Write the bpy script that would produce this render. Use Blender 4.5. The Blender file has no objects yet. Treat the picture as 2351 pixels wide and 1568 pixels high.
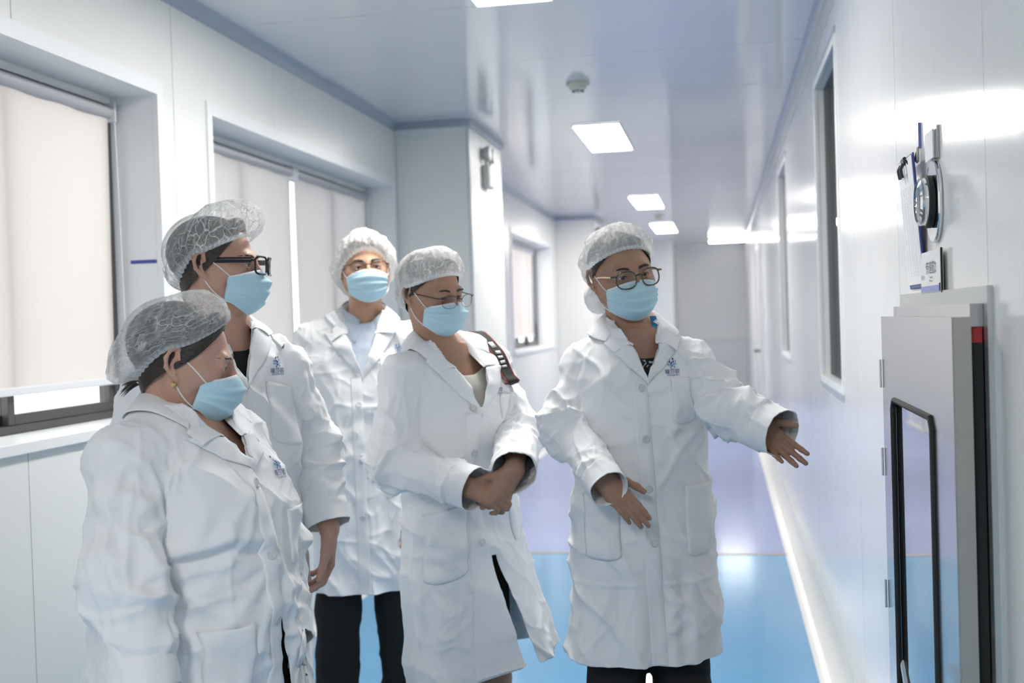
"""Visitors in white laboratory coats in the corridor of a clean-room factory."""
import bpy, bmesh, math, random
import numpy as np
from mathutils import Vector, Matrix
from mathutils.bvhtree import BVHTree
S = bpy.context.scene
# ------------------------------------------------------------------ camera, world, lights, exposure
cam = bpy.data.cameras.new('camera'); cam_o = bpy.data.objects.new('camera', cam); S.collection.objects.link(cam_o); S.camera = cam_o
cam.sensor_width = 36.0; cam.lens = 2600 / 2351 * 36; cam.clip_start = .05; cam.clip_end = 200
cam_o.matrix_world = Matrix(((0.98286, 0.02754, 0.18226, 0.00000), (0.18164, 0.02366, -0.98308, 0.00000), (-0.03138, 0.99934, 0.01825, 1.50000), (0.00000, 0.00000, 0.00000, 1.00000)))
cam.dof.use_dof = True; cam.dof.focus_distance = 2.55; cam.dof.aperture_fstop = 3.4
S.view_settings.view_transform = 'Standard'; S.view_settings.look = 'None'; S.view_settings.gamma = 1; S.view_settings.use_curve_mapping = False
S.view_settings.exposure = 0.0
S.cycles.max_bounces = 10; S.cycles.diffuse_bounces = 5; S.cycles.glossy_bounces = 4; S.cycles.transparent_max_bounces = 16; S.cycles.transmission_bounces = 6
S.cycles.sample_clamp_indirect = 6; S.cycles.use_denoising = True
w = bpy.data.worlds.new('daylight'); S.world = w; w.use_nodes = True
w.node_tree.nodes['Background'].inputs['Color'].default_value = (.97, .985, 1.0, 1); w.node_tree.nodes['Background'].inputs['Strength'].default_value = 3.2

# ------------------------------------------------------------------ helpers
COL = S.collection
def tag(o, label=None, cat=None, group=None, kind=None):
    if label: o['label'] = label
    if cat: o['category'] = cat
    if group: o['group'] = group
    if kind: o['kind'] = kind
    return o
def empty(name, loc=(0, 0, 0), rz=0.0, parent=None):
    o = bpy.data.objects.new(name, None); COL.objects.link(o)
    o.location = loc; o.rotation_euler = (0, 0, rz); o.empty_display_size = .1
    if parent: o.parent = parent
    return o
def link(name, me, mats, parent=None, loc=None, rot=None):
    o = bpy.data.objects.new(name, me); COL.objects.link(o)
    if mats is not None:
        for m in (mats if isinstance(mats, (list, tuple)) else [mats]): me.materials.append(m)
    if parent: o.parent = parent
    if loc is not None: o.location = loc
    if rot is not None: o.rotation_euler = rot
    return o
def mesh_np(name, V, Q, smooth=True, T=None, mi=None):
    """numpy verts + quads (+ triangles) to a mesh"""
    me = bpy.data.meshes.new(name)
    V = np.asarray(V, np.float32); Q = np.asarray(Q, np.int32).reshape(-1, 4)
    nt = 0 if T is None else len(T)
    me.vertices.add(len(V)); me.vertices.foreach_set('co', V.ravel())
    idx = Q.ravel(); st = np.arange(len(Q)) * 4; tot = np.full(len(Q), 4)
    if nt:
        T = np.asarray(T, np.int32)
        st = np.concatenate([st, len(idx) + np.arange(nt) * 3]); tot = np.concatenate([tot, np.full(nt, 3)])
        idx = np.concatenate([idx, T.ravel()])
    me.loops.add(len(idx)); me.loops.foreach_set('vertex_index', idx.astype(np.int32))
    me.polygons.add(len(st)); me.polygons.foreach_set('loop_start', st.astype(np.int32))
    me.update(calc_edges=True)
    me.polygons.foreach_set('use_smooth', np.full(len(st), smooth))
    if mi is not None: me.polygons.foreach_set('material_index', np.asarray(mi, np.int32))
    me.update(); me.validate()
    return me
class MB:
    """collects simple solids and links them as ONE mesh object"""
    def __init__(s): s.bm = bmesh.new(); s.mi = 0
    def faces(s, n0):
        for f in list(s.bm.faces)[n0:]: f.material_index = s.mi
    def box(s, lo, hi, bevel=0.0, seg=1):
        n0 = len(s.bm.faces)
        r = bmesh.ops.create_cube(s.bm, size=1.0)['verts']
        c = [(a + b) / 2 for a, b in zip(lo, hi)]; d = [abs(b - a) for a, b in zip(lo, hi)]
        for v in r: v.co = Vector((v.co.x * d[0] + c[0], v.co.y * d[1] + c[1], v.co.z * d[2] + c[2]))
        if bevel > 0:
            es = list({e for v in r for e in v.link_edges})
            bmesh.ops.bevel(s.bm, geom=es, offset=bevel, segments=seg, affect='EDGES', profile=.5)
        s.faces(n0); return s
    def tube(s, pts, rad, n=10, cap=True, flat=None):
        """tube along a polyline; rad number or list; flat=(w,h) gives a ribbon-like section"""
        n0 = len(s.bm.faces); pts = [Vector(p) for p in pts]; rings = []
        N = len(pts); up = None
        for i, p in enumerate(pts):
            t = (pts[min(i + 1, N - 1)] - pts[max(i - 1, 0)]).normalized()
            if up is None:
                up = Vector((0, 0, 1)) if abs(t.z) < .9 else Vector((0, 1, 0))
            a = t.cross(up).normalized(); b = a.cross(t).normalized(); up = b
            r = rad[i] if isinstance(rad, (list, tuple)) else rad
            ring = []
            for k in range(n):
                w = 2 * math.pi * k / n
                ring.append(s.bm.verts.new(p + a * math.cos(w) * r * (flat[0] if flat else 1) + b * math.sin(w) * r * (flat[1] if flat else 1)))
            rings.append(ring)
        for r0, r1 in zip(rings, rings[1:]):
            for k in range(n): s.bm.faces.new((r0[k], r0[(k + 1) % n], r1[(k + 1) % n], r1[k]))
        if cap:
            s.bm.faces.new(list(reversed(rings[0]))); s.bm.faces.new(rings[-1])
        s.faces(n0); return s
    def cyl(s, a, b, r, n=24): return s.tube([a, b], r, n)
    def lathe(s, c, prof, n=28, axis='z'):
        n0 = len(s.bm.faces); rings = []
        for r, h in prof:
            ring = []
            for k in range(n):
                w = 2 * math.pi * k / n; p = (r * math.cos(w), r * math.sin(w), h)
                if axis == 'x': p = (h, r * math.cos(w), r * math.sin(w))
                if axis == 'y': p = (r * math.sin(w), h, r * math.cos(w))
                ring.append(s.bm.verts.new((c[0] + p[0], c[1] + p[1], c[2] + p[2])))
            rings.append(ring)
        for r0, r1 in zip(rings, rings[1:]):
            for k in range(n): s.bm.faces.new((r0[k], r0[(k + 1) % n], r1[(k + 1) % n], r1[k]))
        s.bm.faces.new(list(reversed(rings[0]))); s.bm.faces.new(rings[-1])
        s.faces(n0); return s
    def prism(s, poly, axis, lo, hi, bevel=0):
        """polygon (2-D) extruded along an axis"""
        n0 = len(s.bm.faces)
        def P(u, v, w): return {'x': (w, u, v), 'y': (u, w, v), 'z': (u, v, w)}[axis]
        a = [s.bm.verts.new(P(u, v, lo)) for u, v in poly]; b = [s.bm.verts.new(P(u, v, hi)) for u, v in poly]
        n = len(poly); s.bm.faces.new(list(reversed(a))); s.bm.faces.new(b)
        for k in range(n): s.bm.faces.new((a[k], a[(k + 1) % n], b[(k + 1) % n], b[k]))
        s.faces(n0); return s
    def build(s, name, mats, parent=None, smooth=False, loc=None, rot=None, bevel=0):
        bmesh.ops.recalc_face_normals(s.bm, faces=s.bm.faces)
        me = bpy.data.meshes.new(name); s.bm.to_mesh(me); s.bm.free()
        if smooth:
            me.polygons.foreach_set('use_smooth', np.ones(len(me.polygons), bool))
            try: me.set_sharp_from_angle(angle=math.radians(40))
            except Exception: pass
        o = link(name, me, mats, parent, loc, rot)
        if bevel:
            m = o.modifiers.new('bevel', 'BEVEL'); m.width = bevel; m.segments = 2; m.limit_method = 'ANGLE'
        return o

# ------------------------------------------------------------------ materials
def mat(name):
    m = bpy.data.materials.new(name); m.use_nodes = True
    nt = m.node_tree; b = nt.nodes['Principled BSDF']
    return m, nt, b
def nd(nt, t, **kw):
    n = nt.nodes.new(t)
    for k, v in kw.items():
        if k in n.inputs: n.inputs[k].default_value = v
        else: setattr(n, k, v)
    return n
def pbr(name, col, rough=.5, metal=0.0, spec=.5, noise=0.0, nscale=40, bump=0.0, bscale=200, coat=0.0, coat_r=.1, sheen=0.0, sss=0.0, obj_coord=True, stretch=(1, 1, 1), alpha=1.0):
    m, nt, b = mat(name); L = nt.links.new
    c = (*col, 1) if len(col) == 3 else col
    b.inputs['Base Color'].default_value = c; b.inputs['Roughness'].default_value = rough
    b.inputs['Metallic'].default_value = metal; b.inputs['Specular IOR Level'].default_value = spec
    b.inputs['Coat Weight'].default_value = coat; b.inputs['Coat Roughness'].default_value = coat_r
    b.inputs['Sheen Weight'].default_value = sheen
    if sss:
        b.inputs['Subsurface Weight'].default_value = sss; b.inputs['Subsurface Radius'].default_value = (1, .35, .2); b.inputs['Subsurface Scale'].default_value = .008
    tc = nd(nt, 'ShaderNodeTexCoord'); mp = nd(nt, 'ShaderNodeMapping'); mp.inputs['Scale'].default_value = stretch
    L(tc.outputs['Object'], mp.inputs['Vector'])
    n = nd(nt, 'ShaderNodeTexNoise', Scale=nscale, Detail=4.0); L(mp.outputs[0], n.inputs['Vector'])
    r = nd(nt, 'ShaderNodeMapRange'); r.inputs['To Min'].default_value = 1 - noise; r.inputs['To Max'].default_value = 1 + noise
    L(n.outputs['Fac'], r.inputs['Value'])
    mx = nd(nt, 'ShaderNodeMix', data_type='RGBA', blend_type='MULTIPLY'); mx.inputs['Factor'].default_value = 1
    mx.inputs[6].default_value = c; L(r.outputs[0], mx.inputs[7]); L(mx.outputs[2], b.inputs['Base Color'])
    if bump:
        n2 = nd(nt, 'ShaderNodeTexNoise', Scale=bscale, Detail=3.0); L(mp.outputs[0], n2.inputs['Vector'])
        bp = nd(nt, 'ShaderNodeBump', Strength=bump, Distance=.01); L(n2.outputs['Fac'], bp.inputs['Height']); L(bp.outputs[0], b.inputs['Normal'])
    return m
def emit(name, col, st):
    m, nt, b = mat(name); nt.nodes.remove(b)
    e = nd(nt, 'ShaderNodeEmission', Strength=st); e.inputs['Color'].default_value = (*col, 1)
    nt.links.new(e.outputs[0], nt.nodes['Material Output'].inputs['Surface']); return m
def glass(name, tint=(1, 1, 1), refl=1.0, rough=0.0):
    """thin pane: straight-through transmission plus a fresnel reflection"""
    m, nt, b = mat(name); nt.nodes.remove(b); L = nt.links.new
    t = nd(nt, 'ShaderNodeBsdfTransparent'); t.inputs['Color'].default_value = (*tint, 1)
    g = nd(nt, 'ShaderNodeBsdfGlossy', Roughness=rough); f = nd(nt, 'ShaderNodeFresnel', IOR=1.45)
    ge = nd(nt, 'ShaderNodeNewGeometry'); fb = nd(nt, 'ShaderNodeMath', operation='SUBTRACT', use_clamp=True); L(f.outputs[0], fb.inputs[0]); L(ge.outputs['Backfacing'], fb.inputs[1])
    mu = nd(nt, 'ShaderNodeMath', operation='MULTIPLY'); mu.inputs[1].default_value = refl; L(fb.outputs[0], mu.inputs[0])
    x = nd(nt, 'ShaderNodeMixShader'); L(mu.outputs[0], x.inputs[0]); L(t.outputs[0], x.inputs[1]); L(g.outputs[0], x.inputs[2])
    L(x.outputs[0], nt.nodes['Material Output'].inputs['Surface']); return m

# ------------------------------------------------------------------ implicit surfaces (numpy)
def smin(a, b, k):
    h = np.maximum(k - np.abs(a - b), 0) / k
    return np.minimum(a, b) - h * h * k * .25
def smax(a, b, k): return -smin(-a, -b, k)
class Grid:
    def __init__(s, ax):
        s.ax = [np.asarray(a, np.float32) for a in ax]; s.F = np.full([len(a) for a in s.ax], .5, np.float32)
    def sub(s, lo, hi):
        sl = []
        for a, l, h in zip(s.ax, lo, hi):
            i = max(np.searchsorted(a, l) - 1, 0); j = min(np.searchsorted(a, h) + 1, len(a)); sl.append(slice(i, max(j, i + 1)))
        X, Y, Z = [a[q] for a, q in zip(s.ax, sl)]
        return tuple(sl), X[:, None, None], Y[None, :, None], Z[None, None, :]
    def add(s, prim, k=.01):
        lo, hi, fn = prim; m = k + .02
        sl, X, Y, Z = s.sub([v - m for v in lo], [v + m for v in hi])
        d = fn(X, Y, Z).astype(np.float32); s.F[sl] = smin(s.F[sl], np.broadcast_to(d, s.F[sl].shape), k)
    def cut(s, prim, k=.006):
        lo, hi, fn = prim; m = k + .01
        sl, X, Y, Z = s.sub([v - m for v in lo], [v + m for v in hi])
        d = fn(X, Y, Z).astype(np.float32); s.F[sl] = smax(s.F[sl], -np.broadcast_to(d, s.F[sl].shape), k)
def capsule(a, b, ra, rb):
    a = np.array(a, float); b = np.array(b, float); ab = b - a; L2 = max(ab @ ab, 1e-9); R = max(ra, rb)
    def fn(X, Y, Z):
        x, y, z = X - a[0], Y - a[1], Z - a[2]
        t = np.clip((x * ab[0] + y * ab[1] + z * ab[2]) / L2, 0, 1)
        return np.sqrt((x - t * ab[0]) ** 2 + (y - t * ab[1]) ** 2 + (z - t * ab[2]) ** 2) - (ra + (rb - ra) * t)
    return np.minimum(a, b) - R, np.maximum(a, b) + R, fn
def ellipsoid(c, r, M=None):
    c = np.array(c, float); r = np.array(r, float); M = np.eye(3) if M is None else np.array(M)
    ext = np.sqrt(((M * r) ** 2).sum(1))
    def fn(X, Y, Z):
        x, y, z = X - c[0], Y - c[1], Z - c[2]
        p = [(M[0, i] * x + M[1, i] * y + M[2, i] * z) for i in range(3)]
        k0 = np.sqrt(sum((p[i] / r[i]) ** 2 for i in range(3))); k1 = np.sqrt(sum((p[i] / r[i] ** 2) ** 2 for i in range(3))) + 1e-6
        return k0 * (k0 - 1) / k1
    return c - ext, c + ext, fn
def loft(levels, p=2.3, inset=0.0):
    """stack of super-ellipses: (z, cx, cy, rx, ry)"""
    lv = sorted(levels); zs = np.array([l[0] for l in lv]); A = np.array([l[1:] for l in lv])
    def at(z): return [np.interp(z, zs, A[:, i]) for i in range(4)]
    def fn(X, Y, Z):
        cx, cy, rx, ry = at(Z); rx = rx - inset; ry = ry - inset
        k = ((np.abs(X - cx) / rx) ** p + (np.abs(Y - cy) / ry) ** p + 1e-9) ** (1 / p)
        d = (k - 1) * np.minimum(rx, ry)
        return np.maximum(d, np.maximum(zs[0] - Z, Z - zs[-1]))
    lo = [min(A[:, 0] - A[:, 2]), min(A[:, 1] - A[:, 3]), zs[0]]; hi = [max(A[:, 0] + A[:, 2]), max(A[:, 1] + A[:, 3]), zs[-1]]
    return lo, hi, fn
def surface_nets(G):
    F = G.F; s = F < 0; nx, ny, nz = F.shape
    c = np.zeros((nx - 1, ny - 1, nz - 1), np.int8)
    for i in (0, 1):
        for j in (0, 1):
            for k in (0, 1): c += s[i:nx - 1 + i, j:ny - 1 + j, k:nz - 1 + k]
    act = (c > 0) & (c < 8); idx = np.argwhere(act); n = len(idx)
    vid = np.full(act.shape, -1, np.int32); vid[act] = np.arange(n)
    acc = np.zeros((n, 3)); cnt = np.zeros(n); I, J, K = idx.T
    for a in range(3):
        for u in (0, 1):
            for v in (0, 1):
                o1 = [0, 0, 0]; o = [b for b in range(3) if b != a]; o1[o[0]] = u; o1[o[1]] = v; o2 = list(o1); o2[a] = 1
                f1 = F[I + o1[0], J + o1[1], K + o1[2]]; f2 = F[I + o2[0], J + o2[1], K + o2[2]]
                m = (f1 < 0) != (f2 < 0); t = f1[m] / (f1[m] - f2[m])
                q = np.tile(np.array(o1, float), (len(t), 1)); q[:, a] = t
                acc[m] += q; cnt[m] += 1
    p = idx + acc / cnt[:, None]
    V = np.stack([np.interp(p[:, a], np.arange(len(G.ax[a])), G.ax[a]) for a in range(3)], 1)
    Q = []
    for a in range(3):
        b, d = [(1, 2), (2, 0), (0, 1)][a]
        sl0 = [slice(1, -1)] * 3; sl1 = [slice(1, -1)] * 3; sl0[a] = slice(0, -1); sl1[a] = slice(1, None)
        A, B = s[tuple(sl0)], s[tuple(sl1)]; e = np.argwhere(A != B)
        if not len(e): continue
        off = np.array([1, 1, 1]); off[a] = 0; e = e + off
        ins = s[e[:, 0], e[:, 1], e[:, 2]]
        def cell(db, dd):
            q = e.copy(); q[:, b] += db; q[:, d] += dd; return vid[q[:, 0], q[:, 1], q[:, 2]]
        quad = np.stack([cell(-1, -1), cell(0, -1), cell(0, 0), cell(-1, 0)], 1)
        quad[~ins] = quad[~ins][:, ::-1]; Q.append(quad)
    Q = np.concatenate(Q); return V, Q[(Q >= 0).all(1)]
def edges_of(Q):
    e = np.concatenate([Q[:, [0, 1]], Q[:, [1, 2]], Q[:, [2, 3]], Q[:, [3, 0]]]); return e
def smooth_mesh(V, Q, it=2, w=.5):
    e = edges_of(Q); n = len(V)
    cnt = np.bincount(e[:, 0], minlength=n) + np.bincount(e[:, 1], minlength=n); cnt = np.maximum(cnt, 1)
    for _ in range(it):
        for sg in (w, -w * .98):
            acc = np.stack([np.bincount(e[:, 0], V[e[:, 1], i], n) + np.bincount(e[:, 1], V[e[:, 0], i], n) for i in range(3)], 1) / cnt[:, None]
            V = V + (acc - V) * sg
    return V
def normals(V, Q):
    fn = np.cross(V[Q[:, 2]] - V[Q[:, 0]], V[Q[:, 3]] - V[Q[:, 1]]); N = np.zeros_like(V)
    for i in range(4):
        for a in range(3): N[:, a] += np.bincount(Q[:, i], fn[:, a], len(V))
    return N / (np.linalg.norm(N, axis=1, keepdims=True) + 1e-12)
def compact(V, Q):
    u, inv = np.unique(Q, return_inverse=True); return V[u], inv.reshape(Q.shape)
def vnoise(P, seed=0):
    P = np.asarray(P, float); i = np.floor(P).astype(np.int64); f = P - i; f = f * f * (3 - 2 * f); out = 0
    for a in (0, 1):
        for b in (0, 1):
            for c in (0, 1):
                h = ((i[:, 0] + a) * 374761393 + (i[:, 1] + b) * 668265263 + (i[:, 2] + c) * 1440662683 + seed * 974634777) & 0xffffffff
                h = ((h ^ (h >> 13)) * 1274126177) & 0xffffffff; h = ((h ^ (h >> 16)) * 2246822519) & 0xffffffff; h = (h ^ (h >> 15)) / 4294967295.
                out = out + h * np.abs(1 - a - f[:, 0]) * np.abs(1 - b - f[:, 1]) * np.abs(1 - c - f[:, 2])
    return out
def ridge(P, seed=0, p=2.0):
    n = .65 * vnoise(P, seed) + .35 * vnoise(np.asarray(P) * 1.9 + 7.3, seed + 5)
    return np.clip(1 - np.abs(2 * n - 1) * 2.2, 0, 1) ** p
def refine(lo, hi, coarse, spans, fine):
    """axis samples: coarse spacing with fine spans inside"""
    xs = [lo]; x = lo
    while x < hi:
        h = fine if any(a - .5 * coarse <= x < b for a, b in spans) else coarse
        x += h; xs.append(x)
    return np.array(xs)
def merge_spans(sp):
    sp = sorted(sp); out = []
    for a, b in sp:
        if out and a <= out[-1][1] + .02: out[-1] = (out[-1][0], max(b, out[-1][1]))
        else: out.append((a, b))
    return out
def text_mesh(txt, res=3):
    cu = bpy.data.curves.new('t', 'FONT'); cu.body = txt; cu.resolution_u = res; ob = bpy.data.objects.new('t', cu); COL.objects.link(ob)
    bpy.context.view_layer.update(); dg = bpy.context.evaluated_depsgraph_get(); me = bpy.data.meshes.new_from_object(ob.evaluated_get(dg))
    v = np.array([tuple(p.co)[:2] for p in me.vertices]).reshape(-1, 2); q = [tuple(p.vertices) for p in me.polygons]
    bpy.data.objects.remove(ob); bpy.data.meshes.remove(me); bpy.data.curves.remove(cu)
    return (v, q) if len(v) else (np.zeros((1, 2)), [])

def wall_mat(name, col, rough, streak, spec=.5):
    """powder-coated steel sheet with faint vertical rolling marks"""
    m, nt, b = mat(name); L = nt.links.new
    b.inputs['Base Color'].default_value = (*col, 1); b.inputs['Roughness'].default_value = rough; b.inputs['Specular IOR Level'].default_value = spec
    g = nd(nt, 'ShaderNodeNewGeometry'); mp = nd(nt, 'ShaderNodeMapping'); mp.inputs['Scale'].default_value = (1, 1, .01); L(g.outputs['Position'], mp.inputs['Vector'])
    n = nd(nt, 'ShaderNodeTexNoise', Scale=22.0, Detail=4.0); L(mp.outputs[0], n.inputs['Vector'])
    n2 = nd(nt, 'ShaderNodeTexNoise', Scale=1.6, Detail=1.0); L(mp.outputs[0], n2.inputs['Vector'])
    a = nd(nt, 'ShaderNodeMath', operation='MULTIPLY_ADD'); a.inputs[1].default_value = 9.0; L(n2.outputs['Fac'], a.inputs[0]); L(n.outputs['Fac'], a.inputs[2])
    bp = nd(nt, 'ShaderNodeBump', Strength=streak, Distance=.002); L(a.outputs[0], bp.inputs['Height']); L(bp.outputs[0], b.inputs['Normal'])
    n3 = nd(nt, 'ShaderNodeTexNoise', Scale=1.3, Detail=3.0); L(g.outputs['Position'], n3.inputs['Vector'])
    r = nd(nt, 'ShaderNodeMapRange'); r.inputs['To Min'].default_value = .97; r.inputs['To Max'].default_value = 1.03; L(n3.outputs['Fac'], r.inputs['Value'])
    mx = nd(nt, 'ShaderNodeMix', data_type='RGBA', blend_type='MULTIPLY'); mx.inputs['Factor'].default_value = 1; mx.inputs[6].default_value = (*col, 1); L(r.outputs[0], mx.inputs[7]); L(mx.outputs[2], b.inputs['Base Color'])
    return m
def blind_mat():
    m, nt, b = mat('blind_fabric'); nt.nodes.remove(b); L = nt.links.new
    tc = nd(nt, 'ShaderNodeTexCoord'); n = nd(nt, 'ShaderNodeTexNoise', Scale=220.0, Detail=2.0); L(tc.outputs['Object'], n.inputs['Vector'])
    r = nd(nt, 'ShaderNodeMapRange'); r.inputs['To Min'].default_value = .92; r.inputs['To Max'].default_value = 1.0; L(n.outputs['Fac'], r.inputs['Value'])
    mx = nd(nt, 'ShaderNodeMix', data_type='RGBA', blend_type='MULTIPLY'); mx.inputs['Factor'].default_value = 1; mx.inputs[6].default_value = (.70, .66, .64, 1); L(r.outputs[0], mx.inputs[7])
    d = nd(nt, 'ShaderNodeBsdfDiffuse'); t = nd(nt, 'ShaderNodeBsdfTranslucent'); L(mx.outputs[2], d.inputs[0]); L(mx.outputs[2], t.inputs[0])
    x = nd(nt, 'ShaderNodeMixShader'); x.inputs[0].default_value = .21; L(d.outputs[0], x.inputs[1]); L(t.outputs[0], x.inputs[2]); L(x.outputs[0], nt.nodes['Material Output'].inputs['Surface'])
    return m
def floor_mat(name, col):
    m, nt, b = mat(name); L = nt.links.new
    g = nd(nt, 'ShaderNodeNewGeometry'); n = nd(nt, 'ShaderNodeTexNoise', Scale=1.1, Detail=5.0); L(g.outputs['Position'], n.inputs['Vector'])
    r = nd(nt, 'ShaderNodeMapRange'); r.inputs['To Min'].default_value = .90; r.inputs['To Max'].default_value = 1.10; L(n.outputs['Fac'], r.inputs['Value'])
    mx = nd(nt, 'ShaderNodeMix', data_type='RGBA', blend_type='MULTIPLY'); mx.inputs['Factor'].default_value = 1; mx.inputs[6].default_value = (*col, 1); L(r.outputs[0], mx.inputs[7]); L(mx.outputs[2], b.inputs['Base Color'])
    b.inputs['Roughness'].default_value = .14; b.inputs['Specular IOR Level'].default_value = .5
    n2 = nd(nt, 'ShaderNodeTexNoise', Scale=7.0, Detail=2.0); L(g.outputs['Position'], n2.inputs['Vector'])
    bp = nd(nt, 'ShaderNodeBump', Strength=.06, Distance=.01); L(n2.outputs['Fac'], bp.inputs['Height']); L(bp.outputs[0], b.inputs['Normal'])
    return m
def cap_mat(name, base, vein, col=(.86, .87, .88), freq=(34, 5)):
    """non-woven gauze: see-through film, denser and whiter along its creases and its elastic edge"""
    m, nt, b = mat(name); nt.nodes.remove(b); L = nt.links.new
    uv = nd(nt, 'ShaderNodeUVMap', uv_map='UVMap'); sp = nd(nt, 'ShaderNodeSeparateXYZ'); L(uv.outputs[0], sp.inputs[0])
    tc = nd(nt, 'ShaderNodeTexCoord')
    wn = nd(nt, 'ShaderNodeTexNoise', Scale=26.0, Detail=3.0); L(tc.outputs['Object'], wn.inputs['Vector'])
    us = nd(nt, 'ShaderNodeVectorMath', operation='MULTIPLY'); L(uv.outputs[0], us.inputs[0]); us.inputs[1].default_value = (freq[0], freq[1], 0)
    wa = nd(nt, 'ShaderNodeVectorMath', operation='MULTIPLY_ADD'); L(wn.outputs['Color'], wa.inputs[0]); wa.inputs[1].default_value = (2.6, 1.1, 0); L(us.outputs[0], wa.inputs[2])
    def veins(sc, lo):
        v = nd(nt, 'ShaderNodeTexVoronoi', feature='DISTANCE_TO_EDGE', Scale=sc); v.voronoi_dimensions = '2D'; L(wa.outputs[0], v.inputs['Vector'])
        r = nd(nt, 'ShaderNodeMapRange', interpolation_type='SMOOTHERSTEP'); r.inputs['From Min'].default_value = 0; r.inputs['From Max'].default_value = lo; r.inputs['To Min'].default_value = 1; r.inputs['To Max'].default_value = 0; L(v.outputs['Distance'], r.inputs['Value'])
        k = nd(nt, 'ShaderNodeTexNoise', Scale=18.0 * sc, Detail=1.0); L(tc.outputs['Object'], k.inputs['Vector']); kr = nd(nt, 'ShaderNodeMapRange'); kr.inputs['From Min'].default_value = .35; kr.inputs['From Max'].default_value = .62; L(k.outputs['Fac'], kr.inputs['Value'])
        q = nd(nt, 'ShaderNodeMath', operation='MULTIPLY'); L(r.outputs[0], q.inputs[0]); L(kr.outputs[0], q.inputs[1]); return q
    v1 = veins(1.0, .10); v2 = veins(2.1, .13)
    m2 = nd(nt, 'ShaderNodeMath', operation='MULTIPLY'); L(v2.outputs[0], m2.inputs[0]); m2.inputs[1].default_value = .55
    vm = nd(nt, 'ShaderNodeMath', operation='MAXIMUM'); L(v1.outputs[0], vm.inputs[0]); L(m2.outputs[0], vm.inputs[1])
    vv = nd(nt, 'ShaderNodeMath', operation='MULTIPLY'); L(vm.outputs[0], vv.inputs[0]); vv.inputs[1].default_value = vein
    ed = nd(nt, 'ShaderNodeMapRange', interpolation_type='SMOOTHSTEP'); ed.inputs['From Min'].default_value = .05; ed.inputs['From Max'].default_value = .14; ed.inputs['To Min'].default_value = .62; ed.inputs['To Max'].default_value = 0; L(sp.outputs[1], ed.inputs['Value'])
    # pleats of the elastic edge
    sm = nd(nt, 'ShaderNodeMath', operation='MULTIPLY'); L(sp.outputs[0], sm.inputs[0]); sm.inputs[1].default_value = 2 * math.pi * 60
    sn = nd(nt, 'ShaderNodeMath', operation='SINE'); L(sm.outputs[0], sn.inputs[0]); sr = nd(nt, 'ShaderNodeMapRange'); sr.inputs['From Min'].default_value = -1; sr.inputs['To Min'].default_value = .45; L(sn.outputs[0], sr.inputs['Value'])
    em = nd(nt, 'ShaderNodeMath', operation='MULTIPLY'); L(ed.outputs[0], em.inputs[0]); L(sr.outputs[0], em.inputs[1])
    lw = nd(nt, 'ShaderNodeLayerWeight', Blend=.35); lm = nd(nt, 'ShaderNodeMath', operation='MULTIPLY'); L(lw.outputs['Facing'], lm.inputs[0]); lm.inputs[1].default_value = .42
    s1 = nd(nt, 'ShaderNodeMath', operation='ADD'); L(vv.outputs[0], s1.inputs[0]); L(em.outputs[0], s1.inputs[1])
    s2 = nd(nt, 'ShaderNodeMath', operation='ADD'); L(s1.outputs[0], s2.inputs[0]); L(lm.outputs[0], s2.inputs[1])
    s3 = nd(nt, 'ShaderNodeMath', operation='ADD'); L(s2.outputs[0], s3.inputs[0]); s3.inputs[1].default_value = base; s3.use_clamp = True
    d = nd(nt, 'ShaderNodeBsdfDiffuse'); d.inputs[0].default_value = (*col, 1); t = nd(nt, 'ShaderNodeBsdfTranslucent'); t.inputs[0].default_value = (*col, 1)
    a = nd(nt, 'ShaderNodeMixShader'); a.inputs[0].default_value = .4; L(d.outputs[0], a.inputs[1]); L(t.outputs[0], a.inputs[2])
    tr = nd(nt, 'ShaderNodeBsdfTransparent'); x = nd(nt, 'ShaderNodeMixShader'); L(s3.outputs[0], x.inputs[0]); L(tr.outputs[0], x.inputs[1]); L(a.outputs[0], x.inputs[2])
    L(x.outputs[0], nt.nodes['Material Output'].inputs['Surface']); return m
def pattern_mat():
    m, nt, b = mat('patterned_cloth'); L = nt.links.new; tc = nd(nt, 'ShaderNodeTexCoord')
    n = nd(nt, 'ShaderNodeTexNoise', Scale=38.0, Detail=2.0, Distortion=1.5); L(tc.outputs['Object'], n.inputs['Vector'])
    r = nd(nt, 'ShaderNodeValToRGB'); r.color_ramp.elements[0].position = .56; r.color_ramp.elements[1].position = .60; r.color_ramp.elements[0].color = (.012, .012, .014, 1); r.color_ramp.elements[1].color = (.5, .52, .55, 1)
    L(n.outputs['Fac'], r.inputs[0]); L(r.outputs[0], b.inputs['Base Color']); b.inputs['Roughness'].default_value = .8; return m
MT = {}
MT['coat'] = pbr('white_cotton', (.84, .85, .875), .78, spec=.25, noise=.02, nscale=9, bump=.10, bscale=420, sheen=.15)
MT['button'] = pbr('grey_button', (.62, .64, .66), .25, noise=.05)
for k_, c_ in (('blue', (.50, .72, .83)), ('pale', (.52, .72, .80))): MT['mask_' + k_] = pbr('mask_' + k_, c_, .8, spec=.2, noise=.03, nscale=160, bump=.12, bscale=700)
MT['mask_edge'] = pbr('mask_edge', (.76, .83, .87), .8, spec=.2, bump=.2, bscale=900)
MT['elastic'] = pbr('white_elastic', (.82, .82, .83), .8)
MT['cap_grey'] = cap_mat('gauze_grey', .22, .62); MT['cap_net'] = cap_mat('gauze_net', .22, .62, freq=(16, 11)); MT['cap_white'] = cap_mat('gauze_white', .50, .55, (.90, .90, .90), (44, 5)); MT['cap_dark'] = cap_mat('gauze_dark', .30, .2)
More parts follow.
